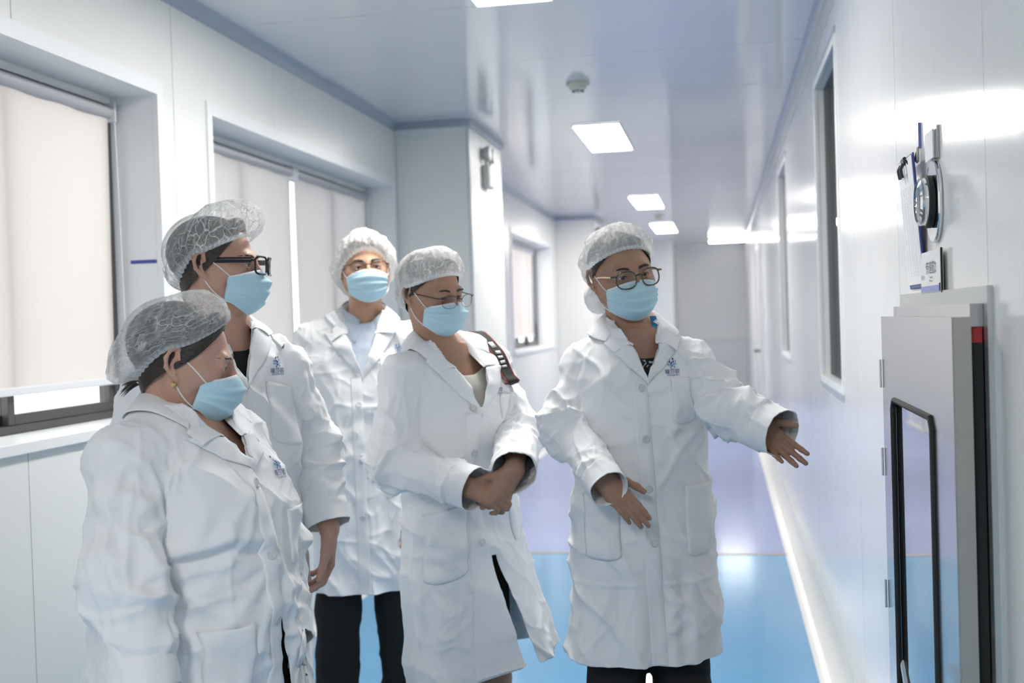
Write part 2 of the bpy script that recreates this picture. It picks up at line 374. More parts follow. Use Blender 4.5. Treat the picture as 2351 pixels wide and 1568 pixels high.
SKIN = {k_: pbr('skin_' + k_, c_, .52, spec=.35, noise=.07, nscale=24, bump=.05, bscale=500, sss=.12) for k_, c_ in (('fair', (.53, .315, .24)), ('warm', (.39, .225, .155)), ('tan', (.47, .28, .185)))}
MT['hair_black'] = pbr('hair_black', (.018, .015, .014), .5, noise=.3, nscale=60, bump=.5, bscale=120, stretch=(1, .2, 1)); MT['hair_brown'] = pbr('hair_brown', (.030, .021, .017), .5, noise=.3, nscale=60, bump=.5, bscale=120, stretch=(1, .2, 1))
MT['sclera'] = pbr('sclera', (.62, .58, .55), .2); MT['iris'] = pbr('iris', (.06, .03, .018), .2); MT['pupil'] = pbr('pupil', (.004, .004, .004), .15)
MT['frame_black'] = pbr('acetate_black', (.010, .010, .012), .22); MT['frame_olive'] = pbr('acetate_olive', (.075, .065, .035), .2); MT['frame_metal'] = pbr('dark_metal', (.06, .055, .055), .25, metal=.7); MT['frame_gold'] = pbr('pale_gold', (.75, .58, .42), .25, metal=1)
MT['lens'] = glass('lens_glass', (.93, .93, .93), 1.0); MT['gold'] = pbr('gold', (.75, .56, .24), .2, metal=1)
MT['black_cloth'] = pbr('black_cloth', (.020, .020, .021), .85, spec=.2, noise=.1, bump=.2, bscale=300)
MT['cream'] = pbr('cream_cloth', (.72, .70, .62), .8, bump=.1, bscale=300); MT['blue_shirt'] = pbr('pale_blue_cotton', (.58, .66, .78), .8, bump=.08, bscale=400); MT['pattern'] = pattern_mat()
MT['shoe_black'] = pbr('black_leather', (.02, .02, .02), .35); MT['shoe_white'] = pbr('white_leather', (.78, .78, .78), .45)
MT['ink_navy'] = pbr('ink_navy', (.022, .035, .19), .7); MT['ink_sky'] = pbr('ink_sky', (.14, .38, .72), .7); MT['ink_teal'] = pbr('ink_teal', (.08, .33, .50), .7)
MT['strap'] = pbr('strap_webbing', (.018, .018, .019), .8, bump=.3, bscale=400); MT['strap_red'] = pbr('strap_red', (.30, .03, .03), .7); MT['white_print'] = pbr('white_print', (.75, .75, .72), .7)
MT['lanyard'] = pbr('blue_ribbon', (.03, .22, .50), .5)
MT['panel_left'] = wall_mat('panel_pale_green', (.755, .768, .750), .30, .05); MT['panel_right'] = wall_mat('panel_white', (.76, .765, .765), .15, .16); MT['panel_end'] = wall_mat('panel_end', (.82, .83, .83), .3, .05)
MT['ceiling'] = wall_mat('panel_ceiling', (.68, .69, .71), .11, .05)
MT['seam'] = pbr('seam_sealant', (.60, .62, .63), .5); MT['alu'] = pbr('white_aluminium', (.78, .80, .82), .35); MT['cove'] = pbr('grey_cove', (.36, .42, .49), .3); MT['cove_strip'] = pbr('cove_strip', (.62, .64, .66), .3)
MT['skirt'] = pbr('white_cove', (.74, .75, .73), .3); MT['floor_blue'] = floor_mat('epoxy_sky_blue', (.11, .345, .60)); MT['floor_peri'] = floor_mat('epoxy_periwinkle', (.28, .34, .60)); MT['floor_line'] = pbr('ochre_line', (.42, .33, .20), .5)
MT['bronze'] = pbr('bronze_aluminium', (.085, .080, .082), .35, metal=.3); MT['pane'] = glass('window_glass', (.96, .98, .98), 1.0); MT['pane_cabinet'] = glass('cabinet_glass', (.55, .57, .58), 2.2); MT['pane_dark'] = glass('observation_glass', (.50, .52, .53), .5)
MT['blind'] = blind_mat(); MT['roller'] = pbr('grey_roller', (.38, .385, .42), .4); MT['bar'] = pbr('white_bar', (.72, .74, .78), .4)
MT['steel'] = pbr('stainless_steel', (.50, .49, .48), .16, metal=1, noise=.05, nscale=3, bump=.015, bscale=5); MT['steel_side'] = pbr('stainless_side', (.50, .47, .43), .35, metal=1); MT['flange'] = pbr('brushed_flange', (.62, .63, .62), .35, metal=.85)
MT['chrome'] = pbr('chrome', (.80, .80, .82), .06, metal=1); MT['gasket'] = pbr('black_rubber', (.018, .019, .019), .7); MT['red'] = pbr('red_plastic', (.42, .03, .03), .4)
MT['paper'] = pbr('paper', (.82, .83, .85), .8); MT['blue_plastic'] = pbr('blue_plastic', (.035, .06, .26), .4); MT['sign_white'] = pbr('sign_acrylic', (.78, .785, .79), .25); MT['sign_blue'] = pbr('sign_blue', (.17, .22, .55), .3); MT['ink_grey'] = pbr('ink_grey', (.10, .10, .11), .6); MT['ink_line'] = pbr('ink_line', (.60, .61, .64), .7)
MT['dial_glass'] = glass('dial_glass', (.95, .97, .97), 1.5); MT['green_label'] = pbr('green_label', (.05, .42, .16), .5); MT['ivory'] = pbr('ivory_plastic', (.66, .64, .56), .45); MT['grey_plastic'] = pbr('grey_plastic', (.40, .42, .40), .5); MT['dark_plastic'] = pbr('dark_plastic', (.03, .03, .03), .5)
MT['led'] = emit('led_diffuser', (1.0, .955, .885), 50.0); MT['led_tube'] = emit('led_tube', (1.0, .985, .95), 60.0); MT['led_added'] = emit('led_room_added', (1.0, .985, .95), 1.6); MT['door'] = pbr('door_grey', (.42, .43, .40), .4)
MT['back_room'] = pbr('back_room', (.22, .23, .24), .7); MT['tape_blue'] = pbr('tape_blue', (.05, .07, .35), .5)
MT['ground'] = pbr('pale_concrete', (.55, .56, .57), .9, noise=.1, nscale=.6); MT['facade'] = pbr('pale_facade', (.62, .66, .74), .8, noise=.05, nscale=.5)

# ------------------------------------------------------------------ the setting
XL, XR, HC, Y0, Y1 = -2.03, .456, 2.79, -4.0, 21.5
def rim(mb, x0, x1, a, b, z0, z1, ts, tb, tt):
    """four non-overlapping bars around an opening"""
    mb.box((x0, a, z0), (x1, a + ts, z1)).box((x0, b - ts, z0), (x1, b, z1)).box((x0, a + ts, z0), (x1, b - ts, z0 + tb)).box((x0, a + ts, z1 - tt), (x1, b - ts, z1)); return mb
def wall_with_panels(name, side, x, wins, joints, m):
    """side = +1: room lies towards +x of the wall face; every sheet between two joints is a panel"""
    def pieces(a, b, wins=wins):
        cuts = sorted({a, b} | {v for w in wins for v in w[:2] if a < v < b}); out = []
        for p, q in zip(cuts, cuts[1:]):
            h = [w for w in wins if w[0] <= p + 1e-6 and q - 1e-6 <= w[1]]
            out += [(p, q, 0, h[0][2]), (p, q, h[0][3], HC)] if h else [(p, q, 0, HC)]
        return out
    bk = MB()
    big = [(w[0] - .0215, w[1] + .0215, w[2] - .036, w[3] + .0215) for w in wins]
    for p, q, z0, z1 in pieces(Y0, Y1, big): bk.box((x - side * .012, p, z0), (x - side * .06, q, z1))
    root = bk.build(name, MT['seam']); tag(root, kind='structure')
    for a, b in zip(joints, joints[1:]):
        mb = MB(); g = .0018; ps = pieces(a, b, [(w[0] - .016, w[1] + .016, w[2] - .016, w[3] + .016) for w in wins])
        for p, q, z0, z1 in ps: mb.box((x - side * .012, p + (g if p == a else 0), z0), (x, q - (g if q == b else 0), z1))
        bmesh.ops.remove_doubles(mb.bm, verts=mb.bm.verts, dist=1e-5); mb.build('panel', m, root)
    return root
LW = [(1.35, 3.885, 1.19, 2.375), (4.345, 6.955, 1.19, 2.375), (8.35, 10.62, 1.19, 2.375), (11.05, 13.7, 1.19, 2.375), (15.6, 18.4, 1.19, 2.375)]
RW = [(4.53, 5.46, 1.205, 2.53), (7.92, 8.93, 1.205, 2.53)]
wall_with_panels('wall_left', 1, XL, LW, [Y0] + [v + .03 for v in range(-3, 21)] + [Y1], MT['panel_left'])
wall_with_panels('wall_right', -1, XR, RW, [Y0] + [2.08 - .99 * k for k in range(5, 0, -1)] + [2.08 + .99 * k for k in range(0, 19)] + [Y1], MT['panel_right'])
tag(MB().box((XL - .06, Y1, 0), (XR + .06, Y1 + .08, HC)).build('wall_end', MT['panel_end']), kind='structure')
tag(MB().box((XL - .06, Y0 - .08, 0), (XR + .06, Y0, HC)).build('wall_back', MT['panel_end']), kind='structure')
tag(MB().box((XL, 20.0, 0), (-.81, 20.08, HC)).box((-.89, 20.08, 0), (-.81, Y1, HC)).build('wall_return', MT['panel_end']), kind='structure')
mb = MB().box((-.8, Y1 - .03, 1.0), (XR - .001, Y1 - .001, 1.04)).box((-.8, Y1 - .012, .1), (XR - .001, Y1 - .001, .999)); tag(mb.build('trim_end', MT['alu']), kind='structure')
# floor in two colours with an ochre line between
tag(MB().box((XL - .06, Y0, -.1), (XR + .06, 7.17, 0)).build('floor', MT['floor_blue']), kind='structure')
tag(MB().box((XL - .06, 7.17, -.1), (XR + .06, Y1, 0)).build('floor', MT['floor_peri']), kind='structure')
tag(MB().box((XL, 7.155, 0), (XR, 7.195, .0012)).build('trim_floor', MT['floor_line']), kind='structure')
# ceiling sheets
ce = MB().box((XL - .06, Y0, HC + .012), (XR + .06, Y1, HC + .1)).build('ceiling', MT['seam']); tag(ce, kind='structure')
cj = [Y0] + [-3.44 + 1.0 * k for k in range(0, 25)] + [Y1]
for a, b in zip(cj, cj[1:]): MB().box((XL, a + .002, HC), (XR, b - .002, HC + .012)).build('panel', MT['ceiling'], ce)
# coves
def cove(name, x, z, sx, sz, r, m, parent=None, y0=Y0, y1=Y1):
    n = 7; arc = [(x + sx * r * (1 - math.sin(t)), z + sz * r * (1 - math.cos(t))) for t in np.linspace(0, math.pi / 2, n)]
    poly = [(x, z)] + [(a, b) for a, b in arc]
    o = MB().prism(poly, 'y', y0, y1).build(name, m, parent, True); 
    if not parent: tag(o, kind='structure')
    return o
cove('trim_1', XR, HC, -1, -1, .042, MT['cove']); tag(MB().box((XR - .006, Y0, HC - .115), (XR, Y1, HC - .040)).build('trim_2', MT['cove_strip']), kind='structure')
for a, b, n_ in ((Y0, 7.05, 'trim_3'), (8.14, 14.2, 'trim_4'), (15.3, 20.0, 'trim_5')): cove(n_, XL, HC, 1, -1, .050, MT['cove'], y0=a, y1=b)
cove('baseboard_right', XR, 0, -1, 1, .105, MT['skirt']); 
def skirt(name, side, x, y0, y1):
    o = cove(name, x, 0, side, 1, .055, MT['skirt'], y0=y0, y1=y1); return o
for a, b, n_ in ((Y0, 7.05, 'baseboard_left'), (8.14, 14.2, 'baseboard_left'), (15.3, 20.0, 'baseboard_left')): skirt(n_, 1, XL, a, b)
# columns boxed in along the window wall
for i, (ya, yb) in enumerate(((7.05, 8.14), (14.2, 15.3))):
    c = MB().box((XL, ya, 0), (-1.55, yb, HC)).build('column', MT['panel_left'], bevel=.006); tag(c, kind='structure')
    mb = MB().box((XL, ya - .02, HC - .045), (-1.53, ya - .001, HC - .001)).box((-1.549, ya, HC - .045), (-1.53, yb, HC - .001)); mb.build('cove_strip', MT['cove'], c)
    MB().box((XL, ya - .008, HC - .075), (-1.56, ya, HC - .046)).build('rail', MT['alu'], c)
    MB().tube([(-1.552, ya + .004, 0), (-1.552, ya + .004, HC - .05)], .012, 10).build('corner_bead', MT['cove_strip'], c, True)
    MB().box((XL, ya - .03, .0005), (-1.52, ya - .001, .05)).box((-1.549, ya, .0005), (-1.52, yb, .05)).build('skirting', MT['skirt'], c)
# windows of the left wall: white reveal and casing, sill, bronze sliding sashes with panes
for i, (a, b, z0, z1) in enumerate(LW):
    x0, x1 = XL - .25, XL; mb = MB()
    rim(mb, x0, x1 - .0135, a - .02, b + .02, z0 - .02, z1 + .02, .02, .0001, .02)
    w_ = mb.build('window_%d' % (i + 1), MT['alu']); tag(w_, kind='structure')
    ca = MB(); c = .045
    rim(ca, x1 - .013, x1 + .010, a - c, b + c, z0 - .03, z1 + .055, c, .0001, .055); ca.build('casing', MT['alu'], w_, bevel=.003)
    MB().box((x0 + .001, a + .0005, z0 - .035), (x1 + .022, b - .0005, z0)).build('sill', MT['alu'], w_, bevel=.003)
    fx0, fx1 = x0, x0 + .07; fr = MB()
    rim(fr, fx0 + .001, fx1, a + .001, b - .001, z0 + .001, z1 - .030, .034, .026, .022); MB().box((fx0, a + .001, z1 - .029), (fx1, b - .001, z1 - .001)).build('head', MT['alu'], w_); fr.build('frame', MT['bronze'], w_, bevel=.003)
    n = 4 if b - a > 2.4 else 3; L_ = (b - a - .07) / n
    for k in range(n):
        p, q = a + .035 + k * L_ - (.02 if k else 0), a + .035 + (k + 1) * L_ + (.02 if k < n - 1 else 0); off = .012 if k % 2 == 0 else .040; sa = MB(); t = .034
        X0, X1 = fx0 + off, fx0 + off + .024
        rim(sa, X0, X1, p, q, z0 + .028, z1 - .053, t, t, t)
        so = sa.build('sash', MT['bronze'], w_, bevel=.002)
        if k == 1: MB().box((X1, p + .008, 1.62), (X1 + .012, p + .034, 1.76), .004).box((X1 + .012, p + .012, 1.60), (X1 + .030, p + .030, 1.68), .005).build('sash_handle', MT['bronze'], so)
        MB().box((X0 + .010, p + t, z0 + .028 + t), (X0 + .014, q - t, z1 - .053 - t)).build('pane', MT['pane'], so)
# observation windows of the right wall and the dim room behind them
for i, (a, b, z0, z1) in enumerate(RW):
    x0, x1 = XR, XR + .047; mb = MB()
    rim(mb, x0 + .0135, x1, a - .02, b + .02, z0 - .02, z1 + .02, .02, .02, .02)
    w_ = mb.build('window_%d' % (len(LW) + i + 1), MT['alu']); tag(w_, kind='structure')
    ca = MB(); c = .032
    rim(ca, x0 - .006, x0 + .013, a - c, b + c, z0 - c, z1 + c, c, c, c); ca.build('casing', MT['alu'], w_, bevel=.003)
    MB().box((x0 - .003, a - c, z0 - c - .026), (x0, b + c, z0 - c)).box((x0 - .003, a - c, z1 + c), (x0, b + c, z1 + c + .026)).build('grey_strip', MT['cove'], w_)  # thin grey strips above and below the casing
    MB().box((x1 - .008, a + .001, z0 + .001), (x1 - .002, b - .001, z1 - .001)).build('pane', MT['pane_dark'], w_)
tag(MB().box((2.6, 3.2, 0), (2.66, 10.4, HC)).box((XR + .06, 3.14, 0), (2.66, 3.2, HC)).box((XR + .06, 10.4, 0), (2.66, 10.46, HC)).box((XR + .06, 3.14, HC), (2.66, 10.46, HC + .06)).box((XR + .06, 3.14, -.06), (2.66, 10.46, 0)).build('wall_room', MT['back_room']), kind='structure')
t = empty('ceiling_light', (1.5, 6.7, HC)); tag(t, 'added panel light, unseen, in the dim room behind the right wall windows', 'light'); MB().box((-.15, -.6, -.014), (.15, .6, 0)).build('frame', MT['alu'], t); MB().box((-.14, -.59, -.016), (.14, .59, -.010)).build('diffuser', MT['led_added'], t)  # unseen lamp, added so the observation glass does not go black
# far door on the right wall, seen almost edge-on
d = MB().box((XR - .034, 12.75, .01), (XR - .002, 13.72, 2.22)).build('door_1', MT['door'], bevel=.003); tag(d, kind='structure')
MB().box((XR - .040, 12.69, 0), (XR - .001, 12.75, 2.28)).box((XR - .040, 13.72, 0), (XR - .001, 13.78, 2.28)).box((XR - .040, 12.75, 2.22), (XR - .001, 13.72, 2.28)).build('door_frame', MT['alu'], d)
MB().cyl((XR - .034, 12.86, 1.08), (XR - .09, 12.86, 1.08), .012, 12).box((XR - .105, 12.85, 1.065), (XR - .085, 12.99, 1.095)).build('door_handle', MT['dark_plastic'], d)
# outside: pale ground and a plain facade across the yard
tag(MB().box((-40, -25, -.3), (XL - .3, 45, -.2)).build('ground', MT['ground']), kind='structure')
# ------------------------------------------------------------------ ceiling fittings
def ceiling_light(x0, x1, y0, y1, label):
    t = empty('ceiling_light', ((x0 + x1) / 2, (y0 + y1) / 2, HC)); tag(t, label, 'light', 'flat panel lights along the ceiling'); a, b = (x1 - x0) / 2, (y1 - y0) / 2
    f = MB(); e = .010; h = -.014
    f.box((-a - e, -b - e, h), (a + e, -b, -.0005)).box((-a - e, b, h), (a + e, b + e, -.0005)).box((-a - e, -b, h), (-a, b, -.0005)).box((a, -b, h), (a + e, b, -.0005)); f.build('frame', MT['alu'], t, bevel=.003)
    MB().box((-a + .0005, -b + .0005, h + .003), (a - .0005, b - .0005, -.002)).build('diffuser', MT['led'], t)
    return t
for y0, y1, lb in ((3.3, 4.52, 'flat panel light cut off by the top edge of the photo'), (7.52, 8.70, 'largest flat panel light on the ceiling, beyond the smoke detector'), (12.15, 13.5, 'middle flat panel light on the ceiling, nearer of the two small ones'), (15.85, 17.5, 'farthest flat panel light on the ceiling, past the small detector')):
    ceiling_light(-.935, -.635, y0, y1, lb)
ceiling_light(-.935, -.635, -1.4, -.2, 'flat panel light on the ceiling just behind the viewpoint')
t = empty('tube_light', (.13, 19.62, HC)); tag(t, 'slim tube light across the far end of the ceiling', 'light')
MB().box((-.30, -.035, -.03), (.30, .035, 0)).build('housing', MT['alu'], t); MB().tube([(-.29, 0, -.05), (.29, 0, -.045)], .018, 14).build('tube', MT['led_tube'], t, True)
for (x, y), lb in (((-.735, 6.18), 'round smoke detector on the ceiling before the largest panel light'), ((-.757, 14.75), 'small round smoke detector between the two far panel lights')):
    t = empty('smoke_detector', (x, y, HC)); tag(t, lb, 'detector', 'smoke detectors on the ceiling')
    MB().lathe((0, 0, 0), [(.030, 0), (.062, -.001), (.064, -.014), (.060, -.022), (.05, -.024)], 28).build('base', MT['ivory'], t, True)
    MB().lathe((0, 0, 0), [(.045, -.022), (.048, -.030), (.040, -.044), (.024, -.050), (.001, -.051)], 28).build('head', MT['ivory'], t, True)
    mb = MB()
    for k in range(8): mb.box((.028 * math.cos(k * .785) - .006, .028 * math.sin(k * .785) - .006, -.0515), (.028 * math.cos(k * .785) + .006, .028 * math.sin(k * .785) + .006, -.045))
    mb.build('vents', MT['dark_plastic'], t)
for y, lb in ((7.53, 'grey twin-head emergency light high on the nearer column'), (14.62, 'grey emergency light high on the far column')):
    t = empty('emergency_light', (-1.55, y, 2.50)); tag(t, lb, 'light', 'emergency lights on the columns')
    MB().box((.0, -.10, -.10), (.055, .10, .05), .012, 2).build('battery_case', MT['grey_plastic'], t); MB().box((.055, -.06, -.06), (.058, .06, .0)).build('face_plate', MT['ivory'], t)
    for s in (-1, 1):
        MB().tube([(.03, s * .06, .05), (.03, s * .06, .085)], .010, 10).build('bracket', MT['grey_plastic'], t, True)
        hd = MB().lathe((.03, s * .07, .125), [(.018, -.035), (.040, -.02), (.052, .02), (.052, .03)], 20, 'x').build('lamp_head', MT['grey_plastic'], t, True)
        MB().lathe((.03, s * .07, .125), [(.001, .034), (.046, .031), (.046, .026), (.001, .026)], 20, 'x').build('lens', MT['sign_white'], hd, True)
# ------------------------------------------------------------------ roller blinds
def blind(y0, y1, zb, label):
    t = empty('roller_blind', (-2.20, (y0 + y1) / 2, 2.312)); tag(t, label, 'blind', 'roller blinds in the windows'); L_ = (y1 - y0) / 2; h = zb - 2.312
    n = 30; P_ = np.array([[[.004 * math.sin(k * .9) * (1 - v) + .006 * math.sin(k * .35 + 1) * v, -L_ + .012 + (2 * L_ - .024) * k / n, -.02 + (h + .02) * v] for k in range(n + 1)] for v in np.linspace(0, 1, 12)])
    r, c, _ = P_.shape; idx = np.arange(r * c).reshape(r, c); Q = np.stack([idx[:-1, :-1], idx[:-1, 1:], idx[1:, 1:], idx[1:, :-1]], -1).reshape(-1, 4)
    link('fabric', mesh_np('fabric', P_.reshape(-1, 3), Q), MT['blind'], t)
    MB().tube([(0, -L_, 0), (0, L_, 0)], .024, 18).build('roller', MT['roller'], t, True)
    MB().box((-.010, -L_ + .01, h - .022), (.010, L_ - .01, h + .004), .004, 2).build('bottom_bar', MT['bar'], t)
    for s in (-1, 1): MB().box((-.03, s * L_ - .004, -.035), (.03, s * L_ + .004, .036)).build('bracket', MT['bar'], t)
    ch = MB().tube([(.02, L_ + .008, .0), (.025, L_ + .012, -.4), (.03, L_ + .014, -.85)], .003, 6).build('pull_cord', MT['bar'], t, True)
    return t
blind(1.42, 2.60, 1.335, 'roller blind at the left edge of the photo, in the nearest window'); blind(2.62, 3.850, 1.335, 'roller blind nearest the front, dark sash showing below it'); MB()
blind(4.38, 5.635, 1.26, 'roller blind behind the tall person with black glasses'); blind(5.675, 6.93, 1.26, 'roller blind next to the nearer column, partly grey')
blind(8.40, 10.58, 1.26, 'narrow strip of blind seen just past the nearer column'); blind(11.1, 13.3, 1.33, 'farthest roller blind, with dark sash ends below it'); blind(15.7, 18.3, 1.3, 'roller blind in the window beyond the far column')
o = MB().box((-2.045, 3.8835, 1.755), (-2.15, 3.8848, 1.768)).build('tape', MT['tape_blue']); tag(o, 'small strip of blue tape on the nearest window jamb', 'tape')
# ------------------------------------------------------------------ pass-through cabinet
t = empty('pass_through_cabinet', (XR, 2.52, .62)); tag(t, 'stainless steel pass-through cabinet with a windowed door in the right wall', 'cabinet')
ya, yb, zt, zb_ = -.475, .475, .915, -.45
fl = MB(); e = .030
fl.prism([(ya, zt), (yb, zt), (yb - e, zt - e), (ya + e, zt - e)], 'x', -.010, 0).build('flange', MT['flange'], t)
for pl in ([(ya, zt), (ya, zb_), (ya + e, zb_), (ya + e, zt - e)], [(yb, zt), (yb, zb_), (yb - e, zb_), (yb - e, zt - e)]): MB().prism(pl, 'x', -.010, 0).build('flange', MT['flange'], t)
bx_ = MB(); bx_.box((-.032, ya + .032, zt - .070), (-.0105, yb - .072, zt - .030)).box((-.032, yb - .07, zb_), (-.0105, yb - .032, zt - .030)).build('casing', MT['steel'], t)
MB().box((-.033, ya + .035, zb_), (-.0115, ya + .075, zt - .071)).box((-.030, ya + .076, zb_), (-.0115, yb - .073, zt - .072)).build('gasket', MT['gasket'], t)
dx0, dx1 = -.066, -.034; dya, dyb, dzt, dzb = -.46, .415, .862, -.42; gy0, gy1, gz1 = -.26, .245, .668; dr_ = MB()
dr_.box((dx0, dya, gz1), (dx1, dyb, dzt)).box((dx0, gy1, dzb), (dx1, dyb, gz1)).box((dx0, dya, dzb), (dx1, gy0, gz1)); bmesh.ops.remove_doubles(dr_.bm, verts=dr_.bm.verts, dist=1e-5)
dro = dr_.build('door', MT['steel'], t); MB().box((dx0 + .002, dya - .002, dzb), (dx1 - .001, dya - .0003, dzt - .002)).build('door_edge', MT['steel_side'], dro)
MB().box((dx0 + .006, gy0 + .001, dzb), (dx0 + .012, gy1 - .001, gz1 - .001)).build('pane', MT['pane_cabinet'], dro); MB().box((dx1 - .004, gy0 + .001, dzb), (dx1 - .001, gy1 - .001, gz1 - .001)).build('lining', MT['steel'], dro)
gk = MB(); pts = [(dx0 - .001, gy0, dzb), (dx0 - .001, gy0, gz1 - .02), (dx0 - .001, gy0 + .02, gz1), (dx0 - .001, gy1 - .02, gz1), (dx0 - .001, gy1, gz1 - .02), (dx0 - .001, gy1, dzb)]; gk.tube(pts, .0065, 8).build('window_gasket', MT['gasket'], dro, True)
MB().box((-.031, ya + .034, zt - .098), (-.012, ya + .044, zt - .071)).build('indicator', MT['red'], t)
lt = MB().box((dx0 - .012, dya + .02, .09), (dx0, dya + .09, .155), .003).box((dx0 - .03, dya + .015, .105), (dx0 - .0125, dya + .03, .165), .003).build('latch', MT['chrome'], t)
MB().tube([(dx0 - .022, dya + .045, .125), (dx0 - .045, dya + .09, .118), (dx0 - .052, dya + .22, .128), (dx0 - .050, dya + .30, .165)], [.010, .010, .012, .010], 12, flat=(.6, 1.4)).build('latch_handle', MT['chrome'], lt, True)
for z in (.50, .72, .17): MB().cyl((dx0 - .004, dyb + .004, z - .035), (dx0 - .004, dyb + .004, z + .035), .003, 12).build('hinge', MT['chrome'], t, True)
# ------------------------------------------------------------------ things hung on the right wall
t = empty('wall_hook', (XR, 2.715, 1.885)); tag(t, 'small adhesive wall hook holding the clipboard', 'hook')
MB().box((-.006, -.014, -.02), (0, .014, .035)).build('pad', MT['sign_blue'], t); MB().box((-.010, -.010, -.055), (-.004, .010, -.018), .003).build('hook_plate', MT['ivory'], t)
MB().tube([(-.008, 0, -.03), (-.014, 0, -.05), (-.026, .004, -.055), (-.036, .010, -.04)], .0028, 8).build('hook', MT['dark_plastic'], t, True)
t = empty('clipboard', (XR - .012, 2.765, 1.695)); tag(t, 'blue clipboard with a printed paper form hanging on the right wall', 'clipboard'); t.rotation_euler = (0, math.radians(-4), 0)
MB().box((-.004, -.105, -.15), (.0, .105, .155), .002).build('board', MT['blue_plastic'], t)
pp = MB().box((-.0062, -.098, -.14), (-.0045, .100, .150)).build('paper', MT['paper'], t)
ln = MB()
for k in range(26): ln.box((-.00645, -.085, .085 - k * .0082), (-.0062, .085, .0854 - k * .0082))
for yk in (-.085, -.045, -.02, .01, .045, .085): ln.box((-.00645, yk - .0003, -.12), (-.0062, yk + .0003, .085))
ln.build('printed_table', MT['ink_line'], pp)
wr_ = MB(); rg = random.Random(3)
for k in range(22):
    for j in range(5):
        if rg.random() < .7: y_ = -.08 + j * .035 + rg.uniform(0, .008); wr_.box((-.0066, y_, .080 - k * .0082), (-.0063, y_ + rg.uniform(.006, .016), .0812 - k * .0082))
wr_.box((-.0066, -.03, .108), (-.0063, .05, .116)); wr_.build('printed_text', MT['ink_line'], pp)['kind'] = 'stuff'
cl = MB().box((-.011, -.022, .138), (-.003, .022, .156), .003).build('clip', MT['dark_plastic'], t)
for y_ in (-.016, .016): MB().tube([(-.012, y_, .14), (-.018, y_, .128), (-.016, y_, .108)], .0042, 8).build('clip_lever', MT['dark_plastic'], cl, True)
t = empty('dial_gauge', (XR, 2.535, 1.725)); tag(t, 'round dial gauge on a polished oblong plate on the right wall', 'gauge')
def oblong(hw, hh, n=14): return [(hw * math.cos(a), hh - hw + hw * math.sin(a)) for a in np.linspace(0, math.pi, n)] + [(hw * math.cos(a), -hh + hw + hw * math.sin(a)) for a in np.linspace(math.pi, 2 * math.pi, n)]
MB().prism(oblong(.075, .088), 'x', -.010, 0).build('plate', MT['chrome'], t, bevel=.003)
MB().lathe((0, 0, 0), [(.052, -.010), (.056, -.012), (.056, -.022), (.050, -.024)], 36, 'x').build('seal', MT['gasket'], t, True)
MB().lathe((0, 0, 0), [(.050, -.020), (.052, -.024), (.050, -.036), (.043, -.040), (.043, -.034)], 36, 'x').build('bezel', MT['chrome'], t, True)
fc = MB().lathe((0, 0, 0), [(.001, -.030), (.043, -.030), (.043, -.026), (.001, -.026)], 32, 'x').build('face', MT['paper'], t)
tk = MB()
for k in range(21):
    a = math.radians(-130 + k * 13); r0 = .032 if k % 5 else .028; tk.tube([(-.0305, r0 * math.sin(a), r0 * math.cos(a)), (-.0305, .037 * math.sin(a), .037 * math.cos(a))], .0006, 4)
tk.tube([(-.0312, -.005, -.006), (-.0312, .020, .022)], .0008, 5).build('pointer_scale', MT['dark_plastic'], fc)
MB().box((-.0315, -.030, -.034), (-.0302, .018, -.014)).build('label', MT['green_label'], fc)
MB().lathe((0, 0, 0), [(.001, -.0405), (.030, -.0395), (.043, -.036), (.043, -.035)], 32, 'x').build('lens', MT['dial_glass'], t, True)
t = empty('card_holder', (XR, 2.535, 1.845)); tag(t, 'clear card sleeve on a metal strip above the dial gauge', 'card holder')
MB().box((-.006, -.050, -.033), (0, -.022, .035)).build('strip', MT['steel'], t); MB().box((-.0105, -.030, -.030), (-.009, .060, .030)).box((-.009, -.0295, -.030), (-.0065, -.0265, .030)).build('card', MT['paper'], t)
t = empty('door_sign', (XR, 2.56, 1.577)); tag(t, 'small white sign with a blue bottom band just above the steel cabinet', 'sign')
b_ = MB().box((-.012, -.115, -.045), (-.006, .115, .045), .001).build('board', MT['sign_white'], t); MB().box((-.0126, -.100, -.043), (-.012, .112, -.030)).build('band', MT['sign_blue'], t); MB().box((-.013, -.112, -.043), (-.012, -.100, -.026)).build('band', MT['ink_navy'], t)
MB().box((-.0115, -.1165, -.046), (-.0075, -.1152, .046)).build('edge', MT['gasket'], t)
def wall_text(txt, y, z, size, m, parent, name='lettering', sx=1.0, x=-.0131):
    v, q = text_mesh(txt); w_ = v[:, 0].max() + v[:, 0].min(); me = bpy.data.meshes.new(name)
    me.from_pydata([(x, y - (p[0] - w_ / 2) * size * sx, z + p[1] * size) for p in v], [], q); me.update(); link(name, me, m, parent)
# ------------------------------------------------------------------ people
def rotz(a): c, s = math.cos(a), math.sin(a); return np.array([[c, -s, 0], [s, c, 0], [0, 0, 1.]])
def rotx(a): c, s = math.cos(a), math.sin(a); return np.array([[1., 0, 0], [0, c, -s], [0, s, c]])
def roty(a): c, s = math.cos(a), math.sin(a); return np.array([[c, 0, s], [0, 1., 0], [-s, 0, c]])
def unit(v): v = np.asarray(v, float); return v / np.linalg.norm(v)
def crom(P, n):
    """Catmull-Rom through points, n samples"""
    P = np.asarray(P, float); Q = np.vstack([2 * P[0] - P[1], P, 2 * P[-1] - P[-2]]); out = []
    for t in np.linspace(0, len(P) - 1 - 1e-9, n):
        i = int(t); f = t - i; a, b, c, d = Q[i:i + 4]
        out.append(.5 * (2 * b + (c - a) * f + (2 * a - 5 * b + 4 * c - d) * f * f + (3 * b - a - 3 * c + d) * f ** 3))
    return np.array(out)
